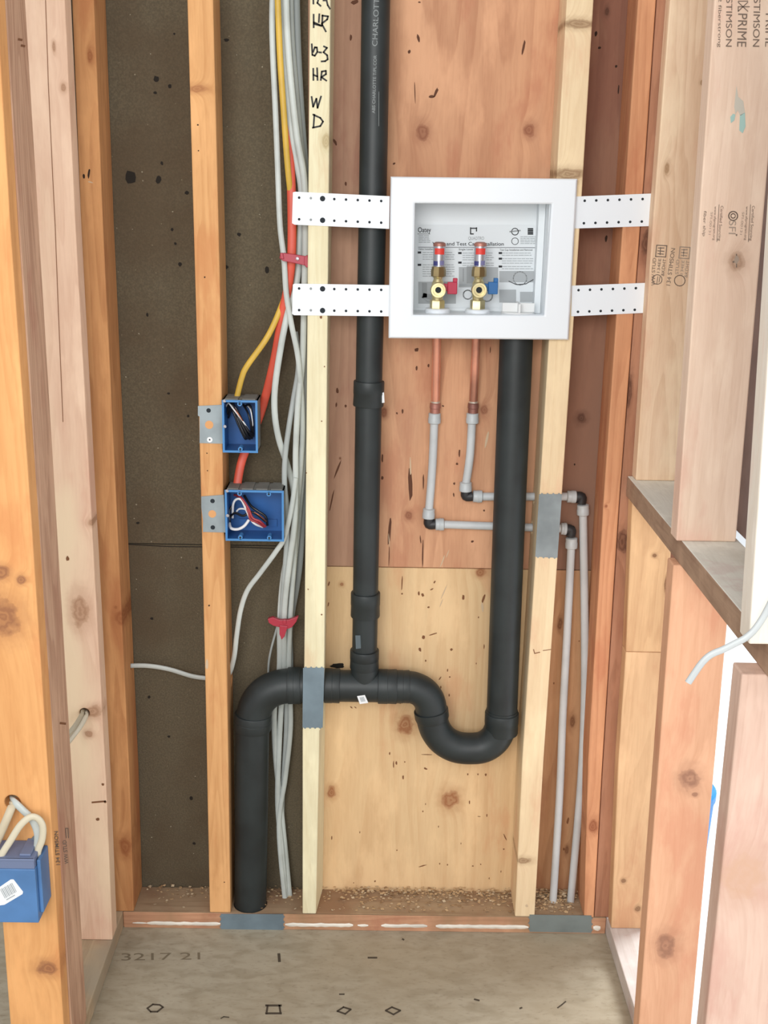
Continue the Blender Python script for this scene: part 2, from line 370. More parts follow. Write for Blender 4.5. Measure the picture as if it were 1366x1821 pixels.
KU = [(1034, 744, 17, 20), (1080, 20, 8, 14)]
ply_sheet('wall_back_plywood_shaded_strip', xAB, xv, zj+.001, 2.5, wood('plywood_shaded_brown', (182, 144, 120), (150, 112, 92), [(605, 815, 4, 5)], .0892, grain=.35, rings=9, seed=5, sheet=True), upfleck, up_marks)  # strip of the same plywood; shade and some stain put into a darker colour
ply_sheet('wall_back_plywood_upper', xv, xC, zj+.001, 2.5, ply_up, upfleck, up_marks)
ply_sheet('wall_back_plywood_upper_right', xC, .60, zj+.001, 2.5, wood('plywood_dull_brown', (158, 116, 94), (122, 86, 70), KU, .0892, grain=.4, rings=9, seed=8, sheet=True, kc=(84, 56, 44), tone=.4, patch=(138, 104, 86)), crackm, up_marks)  # separate darker sheet, with the bay's light falloff put into its colour
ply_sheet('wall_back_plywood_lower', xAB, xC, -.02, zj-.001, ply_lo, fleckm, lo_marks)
ply_sheet('wall_back_plywood_lower_right', xC, .60, -.02, zj-.001, wood('plywood_tan_brown', (190, 146, 108), (154, 110, 78), [(1018, 1283, 10, 30), (996, 1110, 10, 24), (1008, 1512, 9, 20)], .0892, grain=.35, rings=8, seed=12, sheet=True, kc=(110, 70, 46)), fleckm, lo_marks)  # light falloff of the right bay is in this browner colour too

def floor_mat():
    t = NT('subfloor_board'); g = t.n('ShaderNodeNewGeometry'); pos = g.outputs['Position']
    m = t.n('ShaderNodeMapping'); t.l(pos, m.inputs[0]); m.inputs['Scale'].default_value = (.45, 1, 1)
    a = t.n('ShaderNodeTexNoise', i_Scale=45., i_Detail=5., i_Distortion=.5); t.l(m.outputs[0], a.inputs[0])
    b = t.n('ShaderNodeTexNoise', i_Scale=4., i_Detail=5.); t.l(pos, b.inputs[0])
    c = t.n('ShaderNodeTexNoise', i_Scale=180., i_Detail=2.); t.l(m.outputs[0], c.inputs[0])
    col = t.mix(t.ramp(a.outputs[0], .35, .75), lin((172, 162, 142)), lin((150, 139, 118)))
    col = t.mix(t.math('MULTIPLY', t.ramp(b.outputs[0], .35, .7), .6), col, lin((158, 144, 120)))
    col = t.mix(t.math('MULTIPLY', t.ramp(c.outputs[0], .55, .75), .3), col, lin((110, 96, 78)))
    t.l(col, t.b.inputs['Base Color']); t.b.inputs['Roughness'].default_value = .9
    bp = t.n('ShaderNodeBump', i_Strength=.2, i_Distance=.002); t.l(a.outputs[0], bp.inputs['Height']); t.l(bp.outputs[0], t.b.inputs['Normal'])
    return t.m
def Wz(x, y, z=.0003):
    a = AR*((x-683)/F_PX) + AD*((y-910.5)/F_PX) + AF
    return CAM + a*((z-CAM.z)/a.z)
bm = bmesh.new(); box(bm, (-1.6, -3.2, -.02), (.60, .0892, 0))
def fl(pts, wd): stroke(bm, pts, wd, Wz, 1)
fl([(262, 1793), (272, 1786), (284, 1787), (290, 1791), (280, 1799), (268, 1799), (262, 1793)], 3)
for p in (((473, 1788), (500, 1788)), ((473, 1802), (500, 1802)), ((476, 1788), (474, 1802)), ((497, 1788), (499, 1802))): fl(p, 3.5)
fl([(600, 1798), (611, 1791), (624, 1795), (614, 1803), (600, 1798)], 3)
fl([(686, 1797), (697, 1791), (712, 1797), (700, 1804), (686, 1797)], 3)
fl([(496, 1697), (497, 1709)], 5); fl([(655, 1703), (670, 1703)], 3); fl([(393, 1811), (398, 1808), (407, 1809)], 2)
fl([(604, 1768), (612, 1768)], 2.5); fl([(844, 1777), (852, 1779)], 3); fl([(925, 1793), (928, 1792)], 3); fl([(992, 1792), (999, 1787), (1006, 1781)], 2.5)
fl([(1010, 1628), (1011, 1628)], 2); fl([(716, 1670), (718, 1671)], 3)
letters(bm, '3217 21', (216, 1708), (356, 1706), 13, Wz, 2)
tag(obj('floor', bm, [floor_mat(), plain('floor_print', (72, 62, 50), .9), plain('faded_floor_print', (118, 106, 86), .9)], origin=(0, -1.5, 0)), kind='structure')
# bright deck of the next room, beyond the half wall
bm = bmesh.new(); box(bm, (.6004, -3.2, -.02), (3.2, 3.2, 0))
tag(obj('floor_next_room', bm, [plain('pale_deck', (238, 240, 242), .8)], origin=(1.8, 0, 0)), kind='structure')

# ------------------------------------------------------------------ timber
def stud(name, rows, Y, depth, mat, label, cat='stud', zb=None, zt=None, width=None, group=None, marks=None, mats=(), back_lin=False, side='L'):
    """rows (y, xl, xr): edges of the front face in photograph positions; with width only one edge counts"""
    pts = []
    for r in rows:
        if width:
            p = W(r[1] if side == 'L' else r[2], r[0], Y)
            q = (p.x, p.x+width) if side == 'L' else (p.x-width, p.x); pts.append((p.z, q[0], q[1]))
        else:
            a, b = W(r[1], r[0], Y), W(r[2], r[0], Y); pts.append(((a.z+b.z)/2, a.x, b.x))
    pts.sort()
    def ext(z, i, j):
        (z0, a0, b0), (z1, a1, b1) = pts[i], pts[j]; t = (z-z0)/(z1-z0); return (z, a0+(a1-a0)*t, b0+(b1-b0)*t)
    if zb is not None:
        e = ext(zb, 0, 1); pts = [p for p in pts if p[0] > zb+.01]; pts.insert(0, e)
    if zt is not None:
        e = ext(zt, -2, -1); pts = [p for p in pts if p[0] < zt-.01]; pts.append(e)
    bm = bmesh.new(); F, B = [], []
    for z, a, b in pts:
        if back_lin:
            t = (z-pts[0][0])/(pts[-1][0]-pts[0][0]); ba = pts[0][1]+(pts[-1][1]-pts[0][1])*t; bb = ba+.038
        else: ba, bb = a, b
        F.append((bm.verts.new((a, Y, z)), bm.verts.new((b, Y, z)))); B.append((bm.verts.new((ba, Y+depth, z)), bm.verts.new((bb, Y+depth, z))))
    for i in range(len(F)-1):
        bm.faces.new((F[i][0], F[i][1], F[i+1][1], F[i+1][0])); bm.faces.new((B[i][1], B[i][0], B[i+1][0], B[i+1][1]))
        bm.faces.new((B[i][0], F[i][0], F[i+1][0], B[i+1][0])); bm.faces.new((F[i][1], B[i][1], B[i+1][1], F[i+1][1]))
    bm.faces.new((F[0][0], B[0][0], B[0][1], F[0][1])); bm.faces.new((F[-1][0], F[-1][1], B[-1][1], B[-1][0]))
    z0, a0, b0 = pts[0]
    o = obj(name, bm, [mat], origin=((a0+b0)/2, Y+depth/2, z0), bevel=.0022)
    tag(o, label, cat, group)
    if marks:
        mb = bmesh.new(); marks(mb, lambda x, y: W(x, y, Y-.0004))
        mo = obj(marks.__name__, mb, list(mats) or [ink], parent=o)
    return o
HT = 1.98
Z0 = .038
# back wall
J = stud('stud', [(0, 128, 167), (400, 144, 183), (1400, 193, 231), (1620, 200, 238)], 0, .0885,
     wood('timber_corner_orange', (212, 156, 104), (170, 112, 70), [(860+0, 0, 1, 1)] and [(215, 1100, 22, 30), (206, 1080, 6, 6), (160, 98, 9, 22), (222, 1505, 24, 40)], 0, grain=.4, kc=(150, 90, 55)),
     'orange brown stud in the left corner with a small dark gouge near its top', zb=Z0, zt=HT)
def nail_gouge(bm, M):
    blob(bm, 158, 309, 5, 22, -.0005, -8, 0); blob(bm, 161, 324, 10, 3, -.0005, -10, 1)
    blob(bm, 149, 314, 5, 10, -.0005, 0, 0)
mb = bmesh.new(); nail_gouge(mb, None); etch(J, mb, [crackm, palem])
A = stud('stud', [(0, 333, 379), (500, 347, 391), (870, 357, 397), (1210, 365, 404), (1620, 373, 410)], 0, .0885,
     wood('timber_golden', (222, 170, 116), (188, 132, 82), [(350, 158, 34, 12)], 0, grain=.4, kc=(165, 110, 72)),
     'golden tan stud behind both blue outlet boxes, carrying their metal flanges', zb=Z0, zt=HT)
def nail_heads(bm, M):
    for x, y, s in ((352, 222, 4), (353, 268, 3), (364, 493, 4), (368, 806, 3), (369, 837, 3), (372, 1077, 4), (399, 1569, 3)): blob(bm, x, y, s, s, -.0005, 0, 0, 7)
    blob(bm, 368, 1182, 7, 24, -.0005, 0, 1)
mb = bmesh.new(); nail_heads(mb, None); etch(A, mb, [crackm, palem])
B = stud('stud', [(0, 551, 588), (640, 546, 582), (1180, 541, 577), (1290, 539, 574), (1300, 538, 568), (1625, 538, 562)], 0, .0885,
     wood('timber_cream', (232, 224, 190), (206, 188, 146), [(580, 252, 14, 26), (591, 250, 3, 3)], 0, grain=.22, rings=14, kc=(180, 160, 120), tone=.15),
     'pale cream stud with black handwriting near its top', zb=Z0, zt=HT, back_lin=True)
HW = lambda x, y: W(540+x/7.583, y/7.583, -.0005)
for word in ([[(130, -30), (132, 50)], [(200, -10), (185, 40), (230, 80)], [(265, 5), (290, 5)], [(310, 5), (325, 70), (355, 118)]],
             [[(135, 195), (136, 370)], [(212, 190), (205, 300)], [(136, 300), (225, 340)], [(140, 322), (240, 350)], [(255, 205), (248, 350)], [(250, 210), (330, 220), (318, 262), (245, 318)], [(250, 330), (300, 425)]],
             [[(110, 595), (118, 740), (150, 752), (186, 700), (178, 640), (152, 638), (128, 700)], [(208, 705), (238, 708)], [(272, 625), (315, 645), (268, 705), (318, 745), (325, 800), (290, 825), (240, 828)]],
             [[(130, 925), (132, 1080)], [(182, 918), (188, 1080)], [(134, 1010), (185, 1030)], [(232, 1080), (245, 965), (300, 955), (302, 1000), (240, 1040), (308, 1088)]],
             [[(108, 1305), (128, 1440), (172, 1330), (188, 1455), (235, 1300)]],
             [[(145, 1545), (133, 1720)], [(128, 1545), (225, 1590), (262, 1640), (225, 1700), (122, 1722)]]):
    mb = bmesh.new()
    for st in word: stroke(mb, st, 23, HW)
    tag(obj('handwriting', mb, [marker], parent=B), 'black marker letters')
mb = bmesh.new()
for x, y, s in ((577, 652, 3), (572, 749, 3), (572, 1093, 4), (548, 1048, 3), (545, 841, 3), (571, 564, 6)): blob(mb, x, y, s, s, -.0005, 0, 0, 7)
etch(B, mb, [fleckm])
C = stud('stud', [(0, 1008, 1056), (300, 991, 1038), (610, 976, 1018), (860, 961, 1001), (1350, 929, 967), (1628, 916, 951)], 0, .0885,
     wood('timber_tan', (238, 214, 176), (214, 184, 144), [(1030, 42, 60, 14), (1012, 310, 60, 18), (932, 1530, 30, 14)], 0, grain=.28, rings=15, kc=(148, 116, 86), tone=.2),
     'pale tan stud behind the right edge of the white outlet box', zb=Z0, zt=HT)
mb = bmesh.new(); stroke(mb, [(949, 1155), (951, 1162), (960, 1160)], 1.5, lambda x, y: W(x, y, -.0005)); stroke(mb, [(966, 1157), (980, 1155)], 1.2, lambda x, y: W(x, y, -.0005)); blob(mb, 937, 1611, 6, 7, -.0005, 0, 1)
etch(C, mb, [fleckm, palem])
D = stud('stud', [(0, 1135, 1167), (310, 1114, 1146), (900, 1073, 1101), (1350, 1046, 1072), (1620, 1039, 1057)], 0, .0885,
     wood('timber_red_orange', (214, 156, 116), (178, 118, 84), [(1055, 1470, 18, 30), (1078, 900, 4, 5)], 0, grain=.4, kc=(140, 80, 54)),
     'narrow reddish orange stud right of the two long grey water tubes', zb=Z0, zt=HT)
D2 = stud('stud', [(0, 1168, 1208), (310, 1147, 1182), (900, 1102, 1130), (1350, 1073, 1096), (1620, 1058, 1084)], .002, .0865,
     wood('timber_brown_corner', (184, 134, 106), (148, 102, 78), [(1108, 965, 22, 44), (1150, 430, 16, 50), (1120, 700, 8, 60)], 0, grain=.4, kc=(92, 58, 44)),
     'brown stud squeezed into the right corner behind the half wall', zb=Z0, zt=HT)
# bottom plates
def plate(name, a, b, mat, label, top=None):
    bm = bmesh.new(); box(bm, a, b); bm.faces.ensure_lookup_table(); bm.faces[1].material_index = 1 if top else 0
    o = obj(name, bm, [mat]+([top] if top else []), bevel=.002); tag(o, label, 'bottom plate'); return o
XL, XR = -.508, .493
BP = plate('bottom_plate', (XL+.0005, 0, .0002), (XR-.0005, .0885, .0378), wood('plate_orange', (200, 152, 120), (166, 118, 90), (), 0, axis='X', grain=.4, patch=(150, 124, 92)),
     'orange brown bottom plate of the back wall with a broken white caulk line', wood('plate_dusty_top', (172, 148, 120), (140, 116, 90), (), 0, axis='X', grain=.4, patch=(150, 118, 92)))
caulkm = plain('white_caulk', (226, 220, 208), .7, var=.06)
for x0, x1, h in ((236, 262, 3), (262, 392, 6), (507, 628, 6.5), (636, 655, 5), (678, 760, 6), (775, 940, 6.5), (1055, 1068, 10)):
    mb = bmesh.new(); n = max(3, int((x1-x0)/7)); up = []; dn = []
    for i in range(n+1):
        x = x0+(x1-x0)*i/n; yc = 1642+(x-300)*.0108; e = 1 if 0 < i < n else .45
        up.append(W(x, yc-h/2*e*random.uniform(.75, 1.2), -.0006)); dn.append(W(x, yc+h/2*e*random.uniform(.8, 1.15), -.0006))
    a = [mb.verts.new(p) for p in up]; b = [mb.verts.new(p) for p in dn]; c = [mb.verts.new((p+q)/2+Vector((0, -.0012, 0))) for p, q in zip(up, dn)]
    for i in range(n): mb.faces.new((a[i], a[i+1], c[i+1], c[i])); mb.faces.new((c[i], c[i+1], b[i+1], b[i]))
    obj('caulk_bead', mb, [caulkm], parent=BP)
PL = plate('bottom_plate', (XL-.089, -1.5, .0002), (XL, .0885, .0378), wood('plate_left', (190, 168, 138), (156, 134, 108), (), 0, axis='Y', grain=.35, patch=(170, 156, 134)),
     'grey brown bottom plate along the left side, under the pale stud')
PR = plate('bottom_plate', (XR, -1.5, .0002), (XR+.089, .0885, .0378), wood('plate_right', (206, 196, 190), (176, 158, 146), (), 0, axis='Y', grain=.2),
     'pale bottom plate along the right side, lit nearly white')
# left side wall
Hs = stud('stud', [(0, 0, 115), (400, 0, 134), (1400, 0, 189), (1672, 0, 200)], -.095, .042,
     wood('timber_pale_pink', (240, 204, 176), (212, 168, 140), [(158, 1305, 14, 14), (166, 1265, 30, 22), (96, 84, 5, 15), (113, 155, 8, 12), (163, 930, 16, 12), (142, 1085, 30, 60)], -.095, grain=.3, rings=13, patch=(242, 216, 182), kc=(170, 128, 98), tone=.25),
     'pale pink and cream stud with two cables coming out of a drilled hole', zb=Z0, zt=HT, width=.089, side='R')
def seam(bm):
    M = lambda x, y: W(x, y, -.0955)
    stroke(bm, [(81, 0), (86, 150), (94, 320), (98, 400), (104, 560), (112, 750)], 1.2, M)
    stroke(bm, [(164, 1427), (187, 1425)], 3, M); blob(bm, 174, 1457, 8, 7, -.0955, 0, 0); blob(bm, 183, 1395, 6, 6, -.0955, 0, 0); blob(bm, 120, 993, 7, 11, -.0955)
    blob(bm, 187, 1426, 6, 6, -.0955)
mb = bmesh.new(); seam(mb); etch(Hs, mb, [fleckm])
YK = -.452
K = stud('stud', [(0, 0, -6), (400, 0, 18), (900, 0, 54), (1350, 0, 84), (1821, 0, 113)], YK, .038,
     wood('timber_bright_orange', (226, 168, 110), (200, 138, 84), [(38, 1031, 14, 14), (2, 1018, 22, 22), (2, 1098, 56, 60), (85, 1722, 34, 26)], YK, grain=.3, rings=12, kc=(140, 92, 66)),
     'bright orange end stud at the far left holding a blue box', zb=Z0, zt=HT, width=.089, side='R')
def mapx(o): return o
# brown stud turned sideways behind the bright orange one
kx = W(84, 1350, YK).x
def find_y(px, py, x):
    lo, hi = -.6, 0
    for _ in range(40):
        m = (lo+hi)/2
        if W(px, py, m).x < x: lo = m     # further back means more to the left
        else: hi = m
    return (lo+hi)/2
yb = None
best = 9
for i in range(200):
    y_ = -.42+i*.002
    d = abs(W(127, 1350, y_).x-kx)
    if d < best: best, yb = d, y_
print('brown stud back', yb, kx)
bm = bmesh.new()
kb = [(z, W(xp, yp, YK).x) for (yp, xp, z) in ((0, -6, W(0, 0, YK).z), (1350, 84, W(84, 1350, YK).z))]
def kxa(z): (z0, a), (z1, b) = kb; return a+(b-a)*(z-z0)/(z1-z0)
y0_, y1_ = YK+.0385, yb
vs = [bm.verts.new((kxa(z)-dx, y, z)) for z in (Z0, HT) for dx, y in ((.038, y0_), (0, y0_), (0, y1_), (.038, y1_))]
for f in ((0, 3, 2, 1), (4, 5, 6, 7), (0, 1, 5, 4), (1, 2, 6, 5), (2, 3, 7, 6), (3, 0, 4, 7)): bm.faces.new([vs[i] for i in f])
I2 = obj('stud', bm, [wood('timber_pink_brown', (206, 168, 140), (168, 126, 102), (), 0, grain=.55, rings=34, kc=(150, 104, 84))], origin=(kxa(Z0)-.019, (y0_+y1_)/2, Z0), bevel=.002)
tag(I2, 'pinkish brown stud turned sideways, printed with a small stamp low down', 'stud')
def on_inner(x, y, off=.0004):   # the inner face of that stud, normal to +X
    a = AR*((x-683)/F_PX) + AD*((y-910.5)/F_PX) + AF
    zz = 1.0
    for _ in range(4):
        t = (kxa(zz)+off-CAM.x)/a.x; p = CAM+a*t; zz = p.z
    return p
mb = bmesh.new(); letters(mb, '134 STIMSON', (107, 1538), (103, 1478), 6.5, on_inner, 0, .01); letters(mb, 'WW STUD', (122, 1536), (118, 1494), 7, on_inner, 0, .012)
stroke(mb, [(117, 1473), (118, 1490)], 1.4, on_inner); stroke(mb, [(121, 1473), (122, 1490)], 1.4, on_inner); stroke(mb, [(117, 1473), (121, 1473)], 1.4, on_inner)
obj('grade_stamp', mb, [ink], parent=I2)
mb = bmesh.new(); M = on_inner
for x, y, s in ((36, 70, 5), (41, 81, 5), (112, 1286, 8)): stroke(mb, [(x-s/2, y), (x+s/2, y+1)], 4, M)
etch(I2, mb, [fleckm])

# half wall on the right
ZS = .981; YE, YF, YG = -.035, -.409, -.82
sx = lambda Y: .4645+.02*(Y+.4)*0
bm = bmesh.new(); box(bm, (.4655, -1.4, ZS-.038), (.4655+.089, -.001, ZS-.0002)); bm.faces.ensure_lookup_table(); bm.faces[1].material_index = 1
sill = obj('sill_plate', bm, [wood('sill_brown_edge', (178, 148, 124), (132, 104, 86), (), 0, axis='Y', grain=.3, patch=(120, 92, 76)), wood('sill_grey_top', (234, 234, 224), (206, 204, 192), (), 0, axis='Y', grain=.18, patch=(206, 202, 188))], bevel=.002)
tag(sill, 'grey green flat plate lying across the cripple studs of the right half wall', 'sill plate')
E1 = stud('stud', [(0, 1192, 0), (375, 1163, 0), (850, 1131, 0)], YE, .0345,
     wood('timber_straw', (244, 214, 182), (214, 176, 142), [(1249, 147, 6, 8), (1186, 300, 8, 20)], YE, grain=.42, rings=14, kc=(165, 130, 95), tone=.3),
     'straw coloured stud on the grey sill plate with grade stamps at mid height', zb=ZS, zt=HT, width=.089)
def circ(bm, cx, cy, r, wd, M):
    P = [(cx+r*math.cos(t*math.pi/8), cy+r*math.sin(t*math.pi/8)) for t in range(17)]; stroke(bm, P, wd, M)
def stampE(bm):
    M = lambda x, y: W(x, y, YE-.0005)
    for ox, oy, mi in ((0, 0, 0), (41.5, 3, 1)):
        for q in (((1168, 436), (1186, 437)), ((1168, 436), (1166, 456)), ((1186, 437), (1184, 457)), ((1166, 456), (1184, 457)), ((1171, 441), (1181, 441)), ((1170, 446), (1181, 447)), ((1170, 451), (1180, 452)), ((1175, 440), (1174, 453))):
            stroke(bm, [(x+ox, y+oy) for x, y in q], 1.6, M, mi)
        circ(bm, 1169+ox, 497+oy, 8.5, 1.2, M) if mi == 0 else circ(bm, 1209, 499, 9.5, 1.4, M)
        letters(bm, 'STUD', (1165+ox, 485+oy), (1167+ox, 459+oy), 6, M, mi, 0)
        letters(bm, '134EE', (1173+ox, 485+oy), (1176+ox, 460+oy), 5, M, mi, 0)
        letters(bm, '&KDHT', (1181+ox, 491+oy), (1185+ox, 461+oy), 6, M, mi, 0)
    letters(bm, 'WW', (1165, 508), (1166, 488), 7, M, 0, 0); stroke(bm, [(1170, 492), (1168, 505)], 1.2, M); stroke(bm, [(1174, 492), (1172, 502)], 1.2, M)
    letters(bm, '134 STIMSON', (1192, 508), (1201, 442), 7.5, M, 0, 0)
mb = bmesh.new(); stampE(mb); obj('grade_stamp', mb, [ink, paleink], parent=E1)
F1 = stud('stud', [(0, 1271, 0), (540, 1233, 0), (961, 1203, 0)], YF, .038,
     wood('timber_light_beige', (240, 214, 192), (216, 184, 160), [(1310, 464, 22, 30), (1290, 985, 5, 8)], YF, grain=.3, rings=13, kc=(168, 134, 110), tone=.2),
     'light beige stud on the grey sill plate with a greenish smear below its top stamp', zb=ZS, zt=HT, width=.0905)
def stampF(bm, lower):
    M = lambda x, y: W(x, y, YF-.0005)
    if lower: return stampF2(bm, M)
    letters(bm, 'STIMSON', (1292, -3), (1291, 83), 11, M, 0, 0)
    letters(bm, 'PRIME', (1313, 24), (1311, 83), 17, M, 0, 0)
    for q in (((1313, 20), (1330, 4)), ((1313, 4), (1330, 20)), ((1313, 20), (1313, 12)), ((1313, 12), (1333, 12)), ((1313, 2), (1330, 2))): stroke(bm, q, 1.6, M)
    letters(bm, 'STIMSON', (1341, -3), (1339, 83), 12, M, 0, 0); letters(bm, 'PRIME', (1362, 24), (1361, 83), 12, M, 0, 0)
    letters(bm, '2 fiberstrong', (1278, -4), (1277, 84), 6, M, 0, 0)
def stampF2(bm, M):
    letters(bm, 'SFI', (1297, 392), (1296, 416), 13, M, 1, 0); circ(bm, 1304, 384, 8, 1.8, M); circ(bm, 1304, 384, 4, 1.4, M); blob(bm, 1310, 418, 4, 4, YF-.0006)
    for ox in (0, 56):
        letters(bm, 'Certified Sourcing', (1282+ox, 366), (1277+ox, 428), 5, M, 0, 0)
        stroke(bm, [(1279+ox, 364), (1275+ox, 430)], 1, M); letters(bm, 'www.sfiprogram.org', (1271+ox, 367), (1268+ox, 427), 4, M, 0, 0)
        letters(bm, 'SFI-00131', (1264+ox, 377), (1260+ox, 417), 4, M, 1, 0)
    letters(bm, 'fiber ship', (1252, 375), (1250, 420), 5, M, 0, 0)
    stroke(bm, [(1310, 452), (1310, 475)], 2, M, 0); stroke(bm, [(1304, 466), (1311, 463)], 3, M, 0); blob(bm, 1310, 462, 10, 16, YF-.0006, 0, 1)
for low in (False, True):
    mb = bmesh.new(); stampF(mb, low); obj('grade_stamp', mb, [ink, paleink], parent=F1)
mb = bmesh.new(); M = lambda x, y: W(x, y, YF-.0005)
mb.faces.new([mb.verts.new(M(*p)) for p in ((1310, 152), (1313, 172), (1322, 180), (1325, 200), (1317, 206), (1312, 196), (1308, 204), (1306, 190), (1308, 170))])
mb.faces.new([mb.verts.new(M(*p)) for p in ((1325, 200), (1326, 225), (1321, 237), (1315, 232), (1316, 205))]).material_index = 1
mb.faces.new([mb.verts.new(M(*p)) for p in ((1308, 204), (1306, 214), (1300, 219), (1299, 208), (1304, 202))]).material_index = 1
obj('paint_smear', mb, [plain('grey_smear', (200, 194, 180), .7), plain('teal_smear', (168, 200, 192), .7)], parent=F1)
G1 = stud('stud', [(800, 1355, 0), (1146, 1332, 0)], YG, .038,
     wood('timber_whitish', (236, 228, 216), (220, 204, 184), (), YG, grain=.2), 'whitish stud at the far right edge, standing on the grey sill plate', zb=ZS, zt=HT, width=.089)
zmid = W(1140, 1160, YE).z
E2 = stud('cripple_stud', [(900, 1124, 0), (1160, 1113, 0)], YE, .0345,
     wood('timber_tan_block', (220, 180, 136), (186, 140, 102), [(1164, 988, 8, 7), (1184, 1040, 5, 30)], YE, grain=.35, kc=(110, 72, 48)),
     'upper of two stacked tan blocks directly below the grey sill plate', 'cripple stud', zb=zmid+.0006, zt=ZS-.0382, width=.076)
E3 = stud('cripple_stud', [(1160, 1113, 0), (1350, 1100, 0), (1650, 1087, 0)], YE, .0345,
     wood('timber_tan_low', (222, 182, 140), (190, 146, 108), [(1109, 1566, 9, 9), (1134, 1616, 12, 12)], YE, grain=.3, kc=(120, 84, 60)),
     'long tan stud at the right corner under the short tan block', 'cripple stud', zb=Z0, zt=zmid, width=.076)
F2 = stud('cripple_stud', [(1000, 1198, 0), (1821, 1136, 0)], YF, .038,
     wood('timber_salmon', (224, 174, 140), (200, 146, 112), [(1226, 1385, 32, 36), (1236, 1413, 10, 8), (1184, 1682, 34, 46)], YF, grain=.28, rings=13, kc=(146, 104, 84)),
     'salmon coloured stud with two big oval knots below the grey sill plate', 'cripple stud', zb=Z0, zt=ZS-.0382, width=.0905)
G2 = stud('cripple_stud', [(1150, 1325, 0), (1821, 1255, 0)], YG, .038,
     wood('timber_dusty_pink', (214, 184, 166), (188, 152, 134), [(1320, 1560, 50, 60)], YG, grain=.3, rings=13, kc=(196, 158, 134)),
     'dusty pink stud at the lower right edge, right of the bright gap', 'cripple stud', zb=Z0, zt=ZS-.0382, width=.089)
# board nailed to the outer side of the half wall above the sill
bm = bmesh.new(); box(bm, (.5665, -.86, ZS+.0), (.578, .05, HT))
tag(obj('sheathing_board', bm, [plain('mauve_board', (158, 140, 136), .85, var=.05, bump=.1, bs=40)]), 'mauve grey board closing the outer side of the half wall above the sill', 'board')

# ------------------------------------------------------------------ drain, waste and vent pipes
YP = .036
def P(x, y, Y=YP): return W(x, y, Y)
drain = empty('drain_pipe', P(449, 1620), 'black plastic drain assembly with looped trap, tall standpipe and thinner vent', 'drain pipe')
def part(name, fn, mat, parent, smooth=True, label=None, bevel=0):
    bm = bmesh.new(); fn(bm); o = obj(name, bm, mat, parent=parent, smooth=smooth, bevel=bevel)
    if label: o['label'] = label
    return o
R2, R15 = .0305, .0245
part('vent_pipe', lambda b: sweep(b, smooth_path([P(669.5, -60), P(663, 350), P(657, 640), P(652.5, 900), P(649.5, 1100), P(648, 1180)]), R15, seg=40), abs_m, drain)
def sleeve(p, q, r, lip=.0015): 
    def f(b):
        a, c = Vector(p), Vector(q); L = (c-a).length
        lathe(b, a, c-a, [(0, r-.003), (.0005, r-.0006), (.002, r), (L*.5, r), (L*.52, r-lip*.4), (L-.002, r), (L-.0005, r-.0006), (L, r-.003)], 40)
    return f
part('coupling', sleeve(P(656.5, 677), P(655, 722), .0285), abs_m, drain)
part('coupling', sleeve(P(650.2, 1053), P(649.6, 1096), .0285), abs_m, drain)
part('coupling', sleeve(P(648.5, 1155), P(648, 1188), .0285), abs_m, drain)
part('drop_pipe', lambda b: sweep(b, [P(449, 1285), P(445, 1640)], .0335, seg=40), abs_m, drain)
part('elbow', lambda b: sweep(b, smooth_path([P(540, 1219), P(522, 1219), P(497, 1222), P(474, 1232), P(458, 1250), P(451, 1272), P(449.5, 1292)]), .0345, seg=40), abs_m, drain)
part('coupling', sleeve(P(449.3, 1296), P(450.5, 1268), .0372), abs_m, drain)
part('coupling', sleeve(P(536, 1219), P(512, 1219.3), .0366), abs_m, drain)
part('trap_arm', lambda b: sweep(b, [P(536, 1219), P(610, 1220)], R2, seg=40), abs_m, drain)
part('coupling', sleeve(P(577, 1219), P(605, 1219.5), .0345), abs_m, drain)
def tee(b):
    rod(b, P(603, 1219.5), P(674, 1220.5), .0315, 40); sweep(b, [P(648.5, 1180), P(649, 1215)], .0275, seg=36)
tee_o = part('tee_fitting', tee, abs_m, drain)
part('coupling', sleeve(P(672, 1220.5), P(706, 1221), .0345), abs_m, drain)
part('coupling', sleeve(P(704, 1221), P(729, 1221), .0328), abs_m, drain)
trap_c = [(722, 1221), (736, 1223), (752, 1231), (763, 1245), (767, 1262), (769, 1280), (776, 1300), (790, 1317), (811, 1328), (836, 1331), (860, 1328), (879, 1315), (889, 1296), (892, 1275), (893, 1262)]
part('trap_bend', lambda b: sweep(b, smooth_path([P(x, y) for x, y in trap_c]), R2+.001, seg=44), abs_m, drain)
def union(b):
    a, c = P(766.5, 1262), P(771, 1292); lathe(b, a, c-a, [(0, .0325), (.001, .0345), (.016, .0342), (.022, .0322)], 44)
part('trap_union', union, abs_m, drain)
part('standpipe', lambda b: sweep(b, [P(919.5, 575), P(904, 960), P(892.5, 1272)], R2, seg=44), abs_m, drain)
part('coupling', sleeve(P(892.8, 1266), P(891, 1303), .0338), abs_m, drain)
def primer(b):
    for x, y, w_, h_ in ((672, 1063, 14, 12), (629, 1069, 8, 8), (682, 1064, 7, 9)): 
        c = P(x, y, YP+.01); lathe(b, c-Vector((0, .002, 0)), (0, 1, 0), [(0, .001), (.001, .004), (.003, .0045), (.004, .002)], 10)
